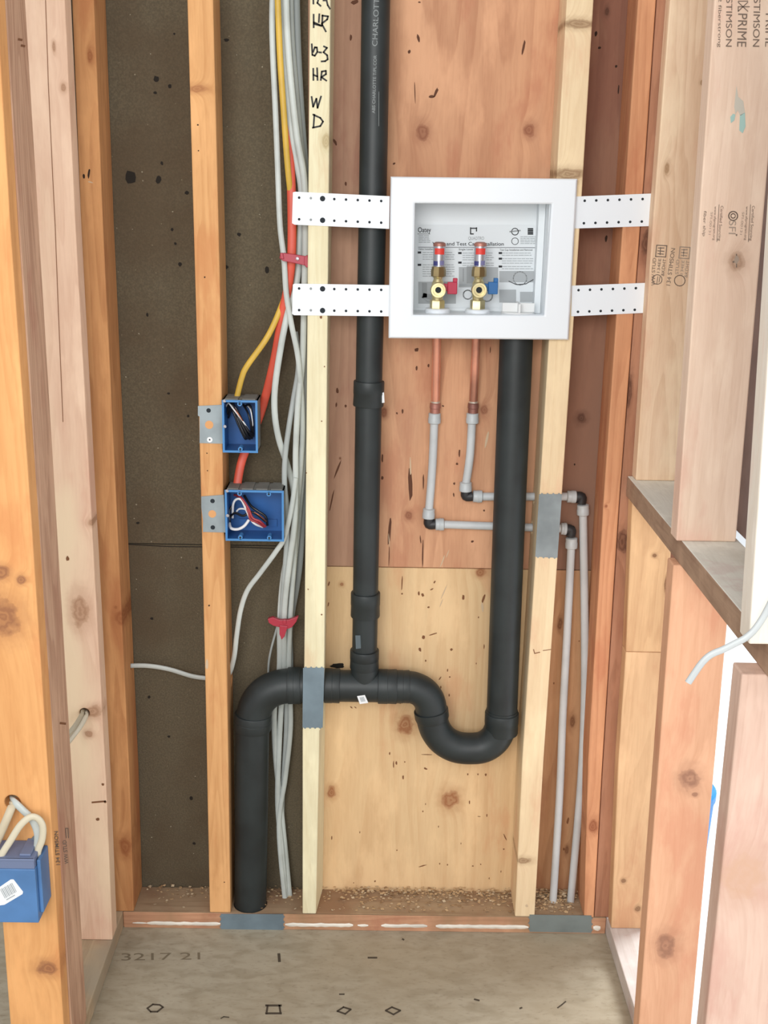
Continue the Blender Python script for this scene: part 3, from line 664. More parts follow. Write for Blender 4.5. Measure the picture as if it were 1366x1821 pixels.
# printed lettering wrapped on the vent pipe
def on_vent(x, y):
    ctr = P(669.5+(656-669.5)*(y+60)/740, y); k = (P(x+1, y)-P(x, y)).length; v = (x-(669.5+(656-669.5)*(y+60)/740))*k; r = R15+.0003
    a = v/r; return Vector((ctr.x+r*math.sin(a), YP-r*math.cos(a), ctr.z))
pipeink = plain('pale_pipe_print', (140, 146, 146), .7)
mb = bmesh.new(); letters(mb, 'CHARLOTTE PIPE', (671, 85), (676, -40), 9.5, on_vent, 0, .0); letters(mb, 'ABS CHARLOTTE T/PL.COR', (667, 203), (670, 101), 5.5, on_vent, 0, .005)
stroke(mb, [(674, 165), (674, 225)], .8, on_vent)
obj('printed_lettering', mb, [pipeink], parent=drain)
def stk(pts, Y):
    return lambda b: plate_px(b, pts, Y, .0005)
st = part('barcode_sticker', stk([(635, 1238), (649, 1236), (655, 1250), (640, 1252)], YP-.0325), stick, tee_o, smooth=False)
mb = bmesh.new()
for i in range(5): stroke(mb, [(640+i*1.6, 1240.5-i*.25), (643+i*1.6, 1248-i*.25)], .9, lambda x, y: W(x, y, YP-.033))
obj('barcode', mb, [pgrey], parent=st)
part('barcode_sticker', lambda b: plate_px(b, [(676, 699), (683, 698), (684, 716), (677, 717)], YP-.013, .012), stick, drain, smooth=False)
part('pipe_label', stk([(632, 1130), (641, 1130), (642, 1153), (633, 1154)], YP-.0235), plain('grey_label', (86, 98, 104), .5), drain, smooth=False)

# ------------------------------------------------------------------ water lines
YW = .078
def collar(bm, a, b, r=.0115):
    a, b = Vector(a), Vector(b); L = (b-a).length
    lathe(bm, a, b-a, [(0, r*.8), (.0012, r), (L*.45, r), (L*.5, r*1.06), (L-.0012, r*1.04), (L, r*.85)], 24)
def elbow_f(bm, c, d1, d2, r=.0098):
    c = Vector(c); sweep(bm, smooth_path([c+Vector(d1)*.012, c, c+Vector(d2)*.012], 5), r, seg=20)
def supply(label, cx, cy_top, pts):
    ro = empty('water_supply_line', W(*pts['foot'], YW), label, 'water pipe', 'water supply lines')
    Q = lambda p, Y=YW: W(p[0], p[1], Y)
    a, b = pts['copper']
    part('copper_pipe', lambda m: sweep(m, [Q(a, .052), Q(b, YW)], .0079, seg=24), copper, ro)
    part('solder_joint', lambda m: lathe(m, Q((b[0], b[1]-3)), Q((b[0], b[1]+4))-Q((b[0], b[1]-3)), [(0, .008), (.001, .0088), (.005, .0088), (.006, .0082)]), solder, ro)
    part('copper_adapter', lambda m: lathe(m, Q(b), Q(pts['ad'])-Q(b), [(0, .0085), (.002, .0102), (.01, .0105), (.011, .0095), (.022, .0095)]), copperdk, ro)
    part('collar', lambda m: collar(m, Q(pts['c1'][0]), Q(pts['c1'][1])), pexfit, ro)
    part('grey_tube', lambda m: sweep(m, smooth_path([Q(p) for p in pts['t1']]), .0079, seg=20), pexm, ro)
    part('collar', lambda m: collar(m, Q(pts['c2'][0]), Q(pts['c2'][1])), pexfit, ro)
    part('elbow', lambda m: elbow_f(m, Q(pts['e1']), (0, 0, 1), (1, 0, 0)), elbowm, ro)
    part('collar', lambda m: collar(m, Q(pts['c3'][0]), Q(pts['c3'][1])), pexfit, ro)
    part('grey_tube', lambda m: sweep(m, [Q(p) for p in pts['t2']], .0079, seg=20), pexm, ro)
    part('collar', lambda m: collar(m, Q(pts['c4'][0]), Q(pts['c4'][1])), pexfit, ro)
    part('elbow', lambda m: elbow_f(m, Q(pts['e2']), (-1, 0, 0), (0, 0, -1)), elbowm, ro)
    part('collar', lambda m: collar(m, Q(pts['c5'][0]), Q(pts['c5'][1])), pexfit, ro)
    part('grey_tube', lambda m: sweep(m, smooth_path([Q(p, Yp) for p, Yp in pts['t3']]), .0079, seg=20), pexm, ro)
    return ro
supply('left water line, copper above grey tube, dropping lower before it turns right', 0, 0, dict(foot=(983, 1612),
    copper=((777.5, 570), (774.5, 716)), ad=(773.5, 736), c1=((773.2, 734), (772.6, 753)), t1=[(772.5, 750), (769, 830), (763, 908)], c2=((763, 904), (762, 922)), e1=(763, 932),
    c3=((774, 932.5), (790, 932.5)), t2=[(788, 932.5), (1000, 940)], c4=((997, 940), (1008, 940.5)), e2=(1015, 942), c5=((1016.5, 956), (1016, 975)),
    t3=[((1016, 972), YW), ((1009, 1120), .074), ((1001, 1272), .07), ((995, 1420), .064), ((983, 1612), .056)]))
supply('right water line, copper above grey tube, turning right higher up', 0, 0, dict(foot=(1014, 1612),
    copper=((848.5, 570), (842, 716)), ad=(841, 736), c1=((840.5, 734), (840, 753)), t1=[(839.5, 750), (836, 810), (828.5, 862)], c2=((828.5, 857), (828, 874)), e1=(829, 882),
    c3=((841, 882.5), (858, 883)), t2=[(856, 883), (1012, 883)], c4=((1008, 883), (1025, 883.5)), e2=(1034, 884), c5=((1037, 897), (1037, 916)),
    t3=[((1037, 912), YW), ((1040, 1111), .074), ((1039, 1272), .07), ((1031, 1420), .064), ((1014, 1612), .056)]))
bore(BP, (P(446, 1640).x, YP, -.01), (P(446, 1640).x, YP, .06), .0345, 36)
bore(B, (W(500, 1219, YP).x, YP, W(550, 1219, YP).z), (W(575, 1219, YP).x+.03, YP, W(550, 1219, YP).z), .034, 32)
for yy in (883.5, 937): bore(C, (W(930, yy, YW).x, YW-.004, W(970, yy, YW).z), (W(1020, yy, YW).x, YW-.004, W(970, yy, YW).z), .0125, 20)

# ------------------------------------------------------------------ nail plates
def nail_plate(pts, label, mat=steelblue, Y=-.0016, side='v'):
    bm = bmesh.new(); plate_px(bm, pts, Y, .0014)
    # prong teeth along the short ends
    def teeth(a, b, n, out):
        for i in range(n):
            t = (i+.5)/n; x, y = a[0]+(b[0]-a[0])*t, a[1]+(b[1]-a[1])*t
            if side == 'v': q = [(x-2.4, y), (x+2.4, y), (x, y+out)]
            else: q = [(x, y-2.4), (x, y+2.4), (x+out, y)]
            plate_px(bm, q, Y, .0012)
    if side == 'v': teeth(pts[0], pts[1], 4, -2.5); teeth(pts[3], pts[2], 4, 2.5)
    else: teeth(pts[0], pts[3], 3, -2.5); teeth(pts[1], pts[2], 3, 2.5)
    o = obj('nail_plate', bm, [mat], origin=W(*pts[3], Y)); tag(o, label, 'nail plate', 'steel nail plates')
nail_plate([(539, 1188), (577, 1188), (574, 1294), (538, 1294)], 'blue grey steel plate on the cream stud in front of the black pipe')
nail_plate([(959, 879), (999.5, 879), (991.5, 992), (952, 990)], 'pale grey steel plate on the tan stud where the water tubes pass', steel)
nail_plate([(393, 1625.5), (504, 1626), (504, 1654), (393, 1653)], 'blue grey steel plate on the bottom plate below the black drop pipe', side='h')
nail_plate([(942, 1627), (1052, 1628.5), (1052, 1659), (942, 1657)], 'grey steel plate on the bottom plate under the grey tubes, far right', plain('grey_steel', (132, 142, 142), .45, .4, var=.06), side='h')

# ------------------------------------------------------------------ washing machine outlet box
ob = empty('washer_outlet_box', W(851, 605, 0), 'white recessed outlet box holding two brass valves between the studs', 'outlet box')
YB = -.016
def frame(b):
    o = [(695, 314), (1028, 318), (1012, 605), (691, 602)]; i = [(738, 361.5), (981, 363), (968, 561), (735, 560)]
    A_ = [W(*p, YB) for p in o]; I_ = [W(*p, YB) for p in i]
    cen = sum(A_, Vector())/4
    def rl(P_, y, k=0): return [b.verts.new(Vector((p.x+(cen.x-p.x)*k, y, p.z+(cen.z-p.z)*k))) for p in P_]
    o0, o1, o2 = rl(A_, -.0025), rl(A_, YB+.004), rl(A_, YB, .018)
    i0, i1 = rl(I_, YB+.0015, .0), rl(I_, .012, .0)
    iw = rl(I_, YB, -.03)
    for a, c in ((o0, o1), (o1, o2), (o2, iw), (iw, i0), (i0, i1)):
        for k in range(4): b.faces.new((a[k], a[(k+1) % 4], c[(k+1) % 4], c[k]))
    back = rl([A_[k] for k in range(4)], -.0025)
    ib = rl(I_, -.0025)
    for k in range(4): b.faces.new((back[k], back[(k+1) % 4], ib[(k+1) % 4], ib[k]))
part('face_frame', frame, white_pl, ob, smooth=False, bevel=.0012)
iTL, iTR, iBR, iBL = W(738, 361.5, YB), W(981, 363, YB), W(968, 561, YB), W(735, 560, YB)
bx0, bx1, bz0, bz1, by = iBL.x-.001, iTR.x+.001, (iBL.z+iBR.z)/2-.002, iTL.z+.003, .078
def shell(b):
    t = .003
    box(b, (bx0-t, .0, bz0-t), (bx0, by, bz1+t)); box(b, (bx1-.002, .0, bz0-t), (bx1+t, by, bz1+t))
    box(b, (bx0, .0, bz1), (bx1, by, bz1+t)); box(b, (bx0, .0, bz0-t), (bx1, by, bz0)); box(b, (bx0, by-.003, bz0), (bx1, by, bz1))
    box(b, (bx1-.014, .045, bz0+.0005), (bx1-.0025, by-.003, bz1-.0005))
    for xx in (.145, .29): pass
part('recessed_tray', shell, plain('white_tray', (226, 232, 236), .4), ob, smooth=False)
YL = by-.0045
def LP(x, y): return W(x, y, YL-.0004)
lab = part('instruction_sheet', lambda b: plate_px(b, [(743, 400), (965, 401), (961, 548), (741, 547)], YL, .0003), paper, ob, smooth=False, label='printed white instruction sheet')
mb = bmesh.new()
T = lambda s, a, b_, h, mi=0, bo=.0: letters(mb, s, a, b_, h, LP, mi, bo)
T('Oatey', (743.5, 413), (766.5, 413), 9, 0, .012); stroke(mb, [(743, 416), (765, 416)], .8, LP)
for q in (((838, 406), (848, 406)), ((837, 405), (837, 416)), ((837, 416), (842, 416)), ((847.5, 405), (847.5, 411))): stroke(mb, q, 2, LP)
T('QUADTRO', (833, 426.5), (861, 426.5), 6, 2); T('Valve and Test Cap Installation', (769, 436.5), (896, 436.8), 6.5, 0, .008)
stroke(mb, [(744, 439.5), (957, 440.5)], .8, LP)
circ(mb, 916, 412, 6, 1.4, LP); stroke(mb, [(907, 412), (925, 410)], 2.5, LP, 2)
for yy in (407, 410, 413, 416): stroke(mb, [(939.5, yy), (947.5, yy)], 2.6, LP)
circ(mb, 916, 429, 6, 1, LP)
T('Valve Installation', (744, 444.5), (775, 444.5), 3.5, 0, 0); T('Single Lever', (816, 445), (842, 445), 3.5, 0, 0); T('Test Cap Installation and Removal', (889, 446), (947, 446), 3.5, 0, 0)
for x0, x1, ys in ((745, 765, range(419, 433, 3)), (926, 958, range(421, 434, 3)), (752, 808, (449, 453, 457, 461, 471, 475, 479, 483, 487, 491)), (823, 878, (450, 454, 458, 462, 468, 472)), (893, 948, (450, 454, 460, 464, 468, 474, 478))):
    for yy in ys:
        xx = x0
        while xx < x1-3:
            L = random.uniform(3, 9); stroke(mb, [(xx, yy), (min(xx+L, x1), yy)], 1.1, LP, 1); xx += L+1.6
for x, y in ((746, 449), (746, 471), (818, 450), (818, 467), (890, 450), (890, 460), (890, 474)): stroke(mb, [(x-1.8, y), (x+1.8, y)], 3.6, LP)
def rect(x0, y0, x1, y1, mi): mb.faces.new([mb.verts.new(LP(*p)) for p in ((x0, y0), (x1, y0), (x1, y1), (x0, y1))]).material_index = mi
rect(744, 501, 811, 540, 3); rect(816, 475, 886, 511, 3); rect(888, 482, 952, 502, 3); rect(888, 515, 918, 538, 3); rect(925, 519, 951, 537, 3)
obj('print', mb, [pblack, pgrey, pmid, plain('print_photo_pale', (172, 177, 180), .8)], parent=lab)
mb = bmesh.new(); LP2 = lambda x, y: W(x, y, YL-.0008)
for q, wd, mi in (([(755, 506), (755, 526), (765, 528)], 9, 0), ([(750, 528), (760, 536), (790, 538)], 2, 1), ([(824, 478), (824, 500)], 2, 0), ([(836, 478), (836, 500)], 12, 0), ([(818, 507), (884, 507)], 3, 1), ([(905, 500), (918, 506), (935, 505), (949, 497)], 1.2, 2)):
    stroke(mb, q, wd, LP2, mi)
circ(mb, 832, 524, 8, 2, LP2); circ(mb, 866, 526, 10, 2, LP2); circ(mb, 925, 495, 12, 1.5, LP2)
obj('print', mb, [pmid, pgrey, pblack], parent=lab)
# valves
def valve(cx, px_top, handle, hmat, hname, label):
    YV = .032
    c = W(cx, 514, YV); k = (W(cx+1, 514, YV)-c).length; up = Vector((0, 0, 1))
    zf = bz0
    def body(b):
        z = lambda py: W(cx, py, YV).z
        lathe(b, (c.x, YV, zf+.004), up, [(0, .0125), (.0008, .0135), (z(533)-zf-.006, .0135), (z(533)-zf-.004, .012)], 6)       # hex nut
        lathe(b, (c.x, YV, z(536)), up, [(0, .0095), (z(524)-z(536), .0105), (z(514)-z(536), .0122), (z(503)-z(536), .0105), (z(496)-z(536), .0075), (z(490)-z(536), .0105), (z(487)-z(536), .0105)], 24)
    v = part('valve', body, brass, ob, label=label)
    def outlet(b):
        lathe(b, (c.x, YV, c.z), (0, -1, 0), [(0, .0115), (.012, .0118), (.014, .0138), (.026, .0138), (.0275, .0128), (.0275, .0098), (.020, .0092), (.020, .0055), (.014, .005)], 30)
    part('hose_outlet', outlet, brass, v)
    part('valve_bore', lambda b: lathe(b, (c.x, YV-.0205, c.z), (0, 1, 0), [(0, .0052), (.0006, .0052)], 20), hole_m, v)
    def nut(b):
        z0 = W(cx, 492, YV).z; lathe(b, (c.x+.0005, YV, z0), up, [(0, .0118), (.001, .0132), (.011, .0132), (.013, .0125), (.0175, .0118), (.018, .011)], 8)
    part('coupling_nut', nut, brassdull, v)
    ztop = W(cx, 433, YV).z; zb_ = W(cx, 477, YV).z; xo = c.x+.001
    def arr(b): lathe(b, (xo, YV, zb_-.002), up, [(0, .0105), (ztop-zb_-.002, .0108)], 28)
    ar = part('hammer_arrestor', arr, silver, v)
    part('arrestor_cap', lambda b: lathe(b, (xo, YV, ztop-.0045), up, [(0, .0112), (.003, .0114), (.0055, .0104), (.0072, .007), (.0075, .002)], 28), copperdk, v)
    def wrap(za, zb2, ang0, ang1, rr=.01105):
        def f(b):
            n = 10; A1 = []
            for i in range(n+1):
                t = math.radians(ang0+(ang1-ang0)*i/n)
                A1.append([b.verts.new((xo+rr*math.sin(t), YV-rr*math.cos(t), z)) for z in (za, zb2)])
            for i in range(n): b.faces.new((A1[i][0], A1[i+1][0], A1[i+1][1], A1[i][1]))
        return f
    za = W(cx, 447, YV).z
    part('red_label', wrap(W(cx, 452, YV).z, W(cx, 441, YV).z, -50, 50), redlab, v)
    part('label_print', wrap(W(cx, 472, YV).z, W(cx, 464, YV).z, -65, -15, .0111), plain('blue_print', (60, 62, 120), .5), v)
    part('label_print', wrap(W(cx, 471, YV).z, W(cx, 463, YV).z, 5, 50, .0111), plain('violet_print', (120, 118, 160), .5), v)
    def lever(b):
        x0 = c.x+.009; zz = c.z
        box(b, (x0, YV-.006, zz-.003), (x0+.010, YV+.002, zz+.010))
        box(b, (x0+.008, YV-.010, zz-.008), (x0+.0255, YV-.002, zz+.0135))
        box(b, (x0+.0175, YV-.010, zz+.013), (x0+.0255, YV-.002, zz+.0205))
    part(hname, lever, hmat, v, smooth=False, bevel=.0012)
    part('base_collar', lambda b: lathe(b, (c.x+.001, YV, zf), up, [(0, .0225), (.006, .023), (.008, .021), (.0085, .013)], 36), white_pl, v)
valve(778.5, 0, None, redh, 'red_handle', 'brass valve with a red handle')
valve(850.5, 0, None, blueh, 'blue_handle', 'brass valve with a blue handle')
def cap(b):
    c = W(921, 549, .03); z = bz0
    lathe(b, (c.x, .03, z), (0, 0, 1), [(0, .030), (.004, .030), (.005, .0285), (.0055, .002)], 40)
    box(b, (c.x-.029, .02, z+.005), (c.x+.029, .0235, z+.021)); box(b, (c.x-.002, .002, z+.005), (c.x+.002, .056, z+.021))
part('test_cap', cap, plain('white_cap', (226, 228, 228), .4), ob, smooth=False, bevel=.0008)
# perforated arms
def arm(c4, rows, label=None, big=None, pale=None):
    bm = bmesh.new()
    plate_px(bm, c4, -.0022, .0016)
    for (x, y, r, mi) in rows:
        c = W(x, y, -.0026); k = (W(x+1, y, -.0026)-c).length
        lathe(bm, c, (0, 1, 0), [(0, r*k), (.0003, r*k)], 14, mi)
    o = obj('mounting_arm', bm, [white_pl, hole_m, holepale], parent=ob); return o
def hs(x0, x1, n, y0, dy, skip=()):
    return [(x0+(x1-x0)*i/(n-1), y0+dy*i/(n-1), 2.3, 1) for i in range(n) if i not in skip]
def left_arm(ty, by_, c4, dy):
    r = []
    for yy in (ty, by_):
        r += hs(532, 678, 8, yy, dy, (1, 2)); x1, x2 = 532+146/7, 532+146/7*2
        r += [(x1, yy+dy/7, 2.3, 2), (x2, yy+dy*2/7, 4.8, 1)]
    arm(c4, r)
left_arm(351.5, 390, [(521, 342), (525, 341), (693, 349), (692, 407), (524, 399.5), (519.5, 397)], 6)
left_arm(513, 551.5, [(521, 506), (524, 504.5), (693, 507), (692, 562.5), (523, 560.5), (519.5, 558)], 2.5)
arm([(1024, 349.5), (1163, 344), (1158, 402), (1020, 406.5)], hs(1040, 1143, 6, 357, -3)+hs(1038.5, 1141.5, 6, 397, -3))
arm([(1017, 508), (1151, 503), (1145, 556.5), (1016, 562.5)], hs(1029, 1131, 6, 516, -3.5)+hs(1028, 1129, 6, 554.5, -3.5))

# ------------------------------------------------------------------ electrical boxes
def wire(bm, pts, r, seg=10, mi=0): sweep(bm, smooth_path(pts, 7), r, seg=seg, mi=mi)
def gang_box(label, q, flange, dots, gangs, wires):
    root = empty('electrical_box', W(q[3][0], q[3][1], 0), label, 'electrical box')
    Y0, D_ = -.012, .062; t = .0022
    a, c = W(*q[0], Y0), W(*q[2], Y0); x0, x1, z1, z0 = W(*q[0], Y0).x, W(*q[1], Y0).x, W(*q[0], Y0).z, W(*q[3], Y0).z
    def body(b):
        for A_, B_ in (((x0, Y0+.003, z0), (x0+t, Y0+D_, z1)), ((x1-t, Y0+.003, z0), (x1, Y0+D_, z1)), ((x0, Y0+.003, z0), (x1, Y0+D_, z0+t)), ((x0, Y0+.003, z1-t), (x1, Y0+D_, z1)), ((x0, Y0+D_-t, z0), (x1, Y0+D_, z1))): box(b, A_, B_)
        n = 2*gangs+1
        for i in range(gangs*2-1+1):   # raised cable tabs on the top
            xa = x0+(x1-x0)*(i+.12)/(2*gangs); xb = x0+(x1-x0)*(i+.88)/(2*gangs); box(b, (xa, Y0+.008, z1), (xb, Y0+D_-.004, z1+.0018))
    bo = part('box_body', body, greym, root, smooth=False)
    def liner(b):
        s = t+.0006; e = .0005
        for A_, B_ in (((x0+t, Y0+.001, z0+t), (x0+t+e, Y0+D_-t, z1-t)), ((x1-t-e, Y0+.001, z0+t), (x1-t, Y0+D_-t, z1-t)), ((x0+t, Y0+.001, z0+t), (x1-t, Y0+D_-t, z0+t+e)), ((x0+t, Y0+.001, z1-t-e), (x1-t, Y0+D_-t, z1-t)), ((x0+t, Y0+D_-t-e, z0+t), (x1-t, Y0+D_-t, z1-t))): box(b, A_, B_)
        for i in range(gangs):   # moulded ribs on the back
            xc = x0+(x1-x0)*(i+.5)/gangs; box(b, (xc-.008, Y0+D_-t-.004, z0+.012), (xc+.010, Y0+D_-t-e, z0+.026))
    part('blue_lining', liner, bluem, root, smooth=False)
    def rim(b):
        h = .0032
        box(b, (x0-.0006, Y0, z0-.0006), (x0+h, Y0+.0032, z1+.0006)); box(b, (x1-h, Y0, z0-.0006), (x1+.0006, Y0+.0032, z1+.0006))
        box(b, (x0+h, Y0, z0-.0006), (x1-h, Y0+.0032, z0+h)); box(b, (x0+h, Y0, z1-h), (x1-h, Y0+.0032, z1+.0006))
        for i in range(gangs):
            xc = x0+(x1-x0)*(i+.5)/gangs
            for zz, sg in ((z0+.006, 1), (z1-.006, -1)): lathe(b, (xc, Y0, zz), (0, 1, 0), [(0, .0042), (.02, .0042)], 14)
    ri = part('rim', rim, plain('bright_blue_rim', (72, 134, 192), .4), root, smooth=False)
    for i in range(gangs):
        xc = x0+(x1-x0)*(i+.5)/gangs
        for zz in (z0+.006, z1-.006): part('screw_hole', lambda b: lathe(b, (xc, Y0-.0003, zz), (0, 1, 0), [(0, .0021), (.0004, .0021)], 12), hole_m, ri)
    for zz in (z1-.001, (z0+z1)/2): part('screw', lambda b: lathe(b, (x0+.004, Y0-.002, zz), (0, 1, 0), [(0, .0018), (.001, .003), (.003, .003)], 12), silver, ri)
    fl_ = part('mounting_flange', lambda b: plate_px(b, flange, -.002, .0014), plain('galvanised_flange', (146, 156, 160), .5, .35, var=.08), root, smooth=False)
    def fh(b):
        for x, y, r, mi in dots:
            c_ = W(x, y, -.0024); k = (W(x+1, y, -.0024)-c_).length; lathe(b, c_, (0, 1, 0), [(0, r*k), (.0003, r*k)], 16, mi)
    bmh = bmesh.new(); fh(bmh); obj('flange_hole', bmh, [hole_m, plain('wood_seen_in_hole', (218, 160, 106), .8), stick], parent=fl_)
    for nm, m, pts, Ys, r in wires:
        part(nm, lambda b: wire(b, [W(x, y, Yv) for (x, y), Yv in zip(pts, Ys)], r), m, root)
    return root
def zz_(pts): return [(380+x/6.07, 680+y/6.07) for x, y in pts]
gw = [('black_wire', blackw, zz_([(170, 330), (190, 230), (240, 330), (330, 480), (420, 590)]), (.03, .01, .005, .008, .02), .0024),
      ('black_wire', blackw, zz_([(150, 260), (200, 215), (270, 380), (350, 540), (390, 610)]), (.03, .012, .002, .004, .02), .0022),
      ('black_wire', blackw, zz_([(160, 380), (200, 300), (260, 440), (330, 590), (350, 610)]), (.03, .012, .008, .01, .02), .0022),
      ('black_wire', blackw, zz_([(150, 340), (170, 250), (250, 350), (360, 560), (415, 600)]), (.03, .02, .01, .012, .02), .0026),
      ('black_wire', blackw, zz_([(330, 260), (390, 250), (420, 380), (428, 580)]), (.03, .01, .006, .02), .0022),
      ('black_wire', blackw, zz_([(320, 240), (370, 330), (400, 440), (410, 560)]), (.03, .015, .012, .02), .002),
      ('white_wire', whitew, zz_([(130, 270), (160, 225), (215, 290), (330, 440), (410, 570)]), (.03, .01, .0, .002, .02), .0014),
      ('bare_wire', copw, zz_([(200, 215), (240, 300), (300, 390), (350, 480)]), (.02, .0, -.002, .01), .0011),
      ('white_wire', whitew, zz_([(345, 240), (395, 290), (420, 420), (425, 520)]), (.03, .005, .004, .02), .0012)]
gw += [('black_wire', blackw, zz_([(175, 300), (225, 260), (300, 400), (370, 520), (425, 560)]), (.02, .006, .004, .006, .015), .0026), ('black_wire', blackw, zz_([(165, 250), (230, 330), (290, 470), (330, 560), (375, 605)]), (.02, .01, .006, .006, .014), .0026)]
gang_box('small blue single outlet box, stuffed with black wires, above the wider one', [(395, 712), (457, 711), (457, 805), (396, 804)],
         [(352, 722), (395, 720), (396, 789), (355, 788), (355, 741), (352, 739)], [(371, 730, 4, 0), (372, 755.5, 7.5, 1), (373, 782, 5, 2), (373, 782, 1.4, 0)], 1, gw)
dw = [('red_wire', redw, zz_([(225, 1215), (290, 1240), (370, 1350), (420, 1460), (500, 1500), (560, 1555)]), (.03, .008, .002, .0, .0, .012), .0022),
      ('red_wire', redw, zz_([(250, 1225), (310, 1280), (375, 1400), (400, 1480), (470, 1510), (545, 1560)]), (.03, .012, .004, .003, .004, .014), .0022),
      ('white_wire', whitew, zz_([(205, 1460), (210, 1320), (245, 1262), (300, 1270), (350, 1370), (395, 1470), (450, 1530), (530, 1560)]), (.03, .014, .008, .006, .006, .006, .006, .016), .0023),
      ('white_wire', whitew, zz_([(170, 1520), (190, 1575), (260, 1585), (330, 1550), (380, 1485)]), (.02, .004, .0, .0, .006), .0028),
      ('white_wire', whitew, zz_([(250, 1390), (280, 1365), (340, 1370), (375, 1420)]), (.02, .014, .01, .012), .0018),
      ('black_wire', blackw, zz_([(330, 1220), (400, 1330), (480, 1390), (560, 1450), (580, 1540)]), (.03, .015, .01, .01, .02), .0026),
      ('black_wire', blackw, zz_([(180, 1450), (230, 1410), (320, 1440), (390, 1400), (460, 1420), (560, 1500)]), (.03, .02, .012, .012, .012, .016), .0024),
      ('bare_wire', copw, zz_([(440, 1400), (500, 1440), (570, 1500)]), (.004, .002, .01), .0011),
      ('black_wire', blackw, zz_([(165, 1490), (180, 1560), (170, 1400), (220, 1300)]), (.02, .02, .025, .03), .0022)]
gang_box('wide blue double outlet box with red, white and black wires', [(400, 872), (504, 872), (504, 963), (402, 961)],
         [(358, 883), (398, 880), (401, 947), (361, 946), (361, 926), (358, 902)], [(378, 891, 4, 0), (377.5, 914, 7, 1), (378.5, 938, 4, 0)], 2, dw)
# box on the far left stud, seen from its side
YX = YK-.055
lb = empty('electrical_box', W(0, 1640, YK-.02), 'blue outlet box seen from the side with a tilted barcode sticker', 'electrical box')
bx = (W(-34, 1600, YX).x, W(66, 1600, YX).x); bz = (W(30, 1641, YX).z, W(30, 1546, YX).z, W(30, 1528, YX).z)
part('box_body', lambda b: (box(b, (bx[0], YX, bz[0]), (bx[1], YK-.001, bz[1])), box(b, (bx[1], YX+.01, bz[0]+.012), (bx[1]+.006, YK-.001, bz[1]+.01))), plain('dusty_blue_plastic', (80, 122, 172), .45, var=.05), lb, smooth=False, bevel=.0015)
part('cable_end_block', lambda b: (box(b, (bx[0], YX+.001, bz[1]), (bx[1]-.001, YK-.001, bz[2])), box(b, (bx[0], YX+.0, bz[2]-.004), (bx[1], YX+.004, bz[2])), box(b, (W(32, 1530, YX).x, YX+.008, bz[2]), (W(52, 1530, YX).x, YK-.001, bz[2]+.004))), plain('blue_grey_plastic', (108, 120, 150), .5), lb, smooth=False, bevel=.001)
part('mounting_flange', lambda b: plate_px(b, [(48, 1500), (60, 1487), (68, 1490), (72, 1500), (72, 1530), (46, 1530)], YK-.006, .004), steel, lb, smooth=False)
s_ = part('barcode_sticker', lambda b: plate_px(b, [(0, 1577), (19, 1564), (24, 1564), (41, 1586), (40, 1590), (8, 1609), (-6, 1611), (-20, 1590)], YX-.0006, .0005), stick, lb, smooth=False)
mb = bmesh.new(); LX = lambda x, y: W(x, y, YX-.0009)
for i in range(9): stroke(mb, [(1+i*2.5, 1582-i*1.4), (9+i*2.5, 1597-i*1.4)], 1.1+.7*(i % 2), LX)
stroke(mb, [(12, 1600), (26, 1592)], 1.6, LX); obj('barcode', mb, [pgrey], parent=s_)

# ------------------------------------------------------------------ cables
def cable(name, label, pts, rw, ry, mat, group=None, cat='cable'):
    """pts: (x, y, Y) in photograph positions and depth"""
    bm = bmesh.new(); sweep(bm, smooth_path([W(x, y, Y) for x, y, Y in pts], 7), rw, ry, seg=14)
    o = obj(name, bm, [mat], smooth=True); return tag(o, label, cat, group)
G = 'electrical cables in the bundle'
cable('yellow_cable', 'yellow cable running down into the small blue box', [(492, -60, .03), (494, 0, .03), (498, 100, .03), (504, 190, .03), (512, 300, .034), (523, 400, .05), (526, 440, .052), (517, 490, .052), (506, 530, .045), (478, 595, .03), (440, 650, .026), (430, 672, .026), (421, 708, .026)], .0052, .003, yellowj)
cable('orange_cable', 'thick orange red cable passing behind the small blue box to the wider one', [(506, 120, .05), (512, 240, .046), (518, 330, .04), (519, 440, .034), (514, 500, .036), (502, 560, .04), (488, 640, .05), (468, 720, .062), (450, 770, .062), (430, 820, .05), (421, 868, .035)], .0078, .0035, orangej)
cable('white_cable', 'outermost white cable at the left of the bundle top, curving in under the red clip', [(487, -60, .04), (484, 20, .04), (485, 90, .04), (490, 200, .04), (494, 300, .04), (498, 400, .035), (505, 460, .03), (509, 520, .028), (518, 575, .026), (532, 650, .03), (538, 760, .04), (533, 850, .045), (526, 930, .05), (523, 1000, .05), (516, 1100, .05), (514, 1190, .075), (517, 1290, .075), (508, 1380, .070), (496, 1470, .066), (507, 1604, .055)], .005, .0028, whitej, G)
cable('white_cable', 'white cable bowing out left beside the orange one, below the lower mounting arms', [(500, -60, .045), (503, 60, .045), (510, 160, .045), (522, 260, .045), (536, 340, .045), (533, 430, .045), (528, 500, .045), (511, 560, .034), (499, 620, .032), (489, 690, .032), (489, 740, .032), (497, 785, .035), (512, 830, .055), (523, 880, .058), (521, 950, .058), (505, 1020, .055), (498, 1100, .05), (497, 1190, .075), (488, 1260, .076), (490, 1340, .074), (499, 1430, .074), (508, 1520, .07), (516, 1604, .062)], .0058, .0035, whitej, G)
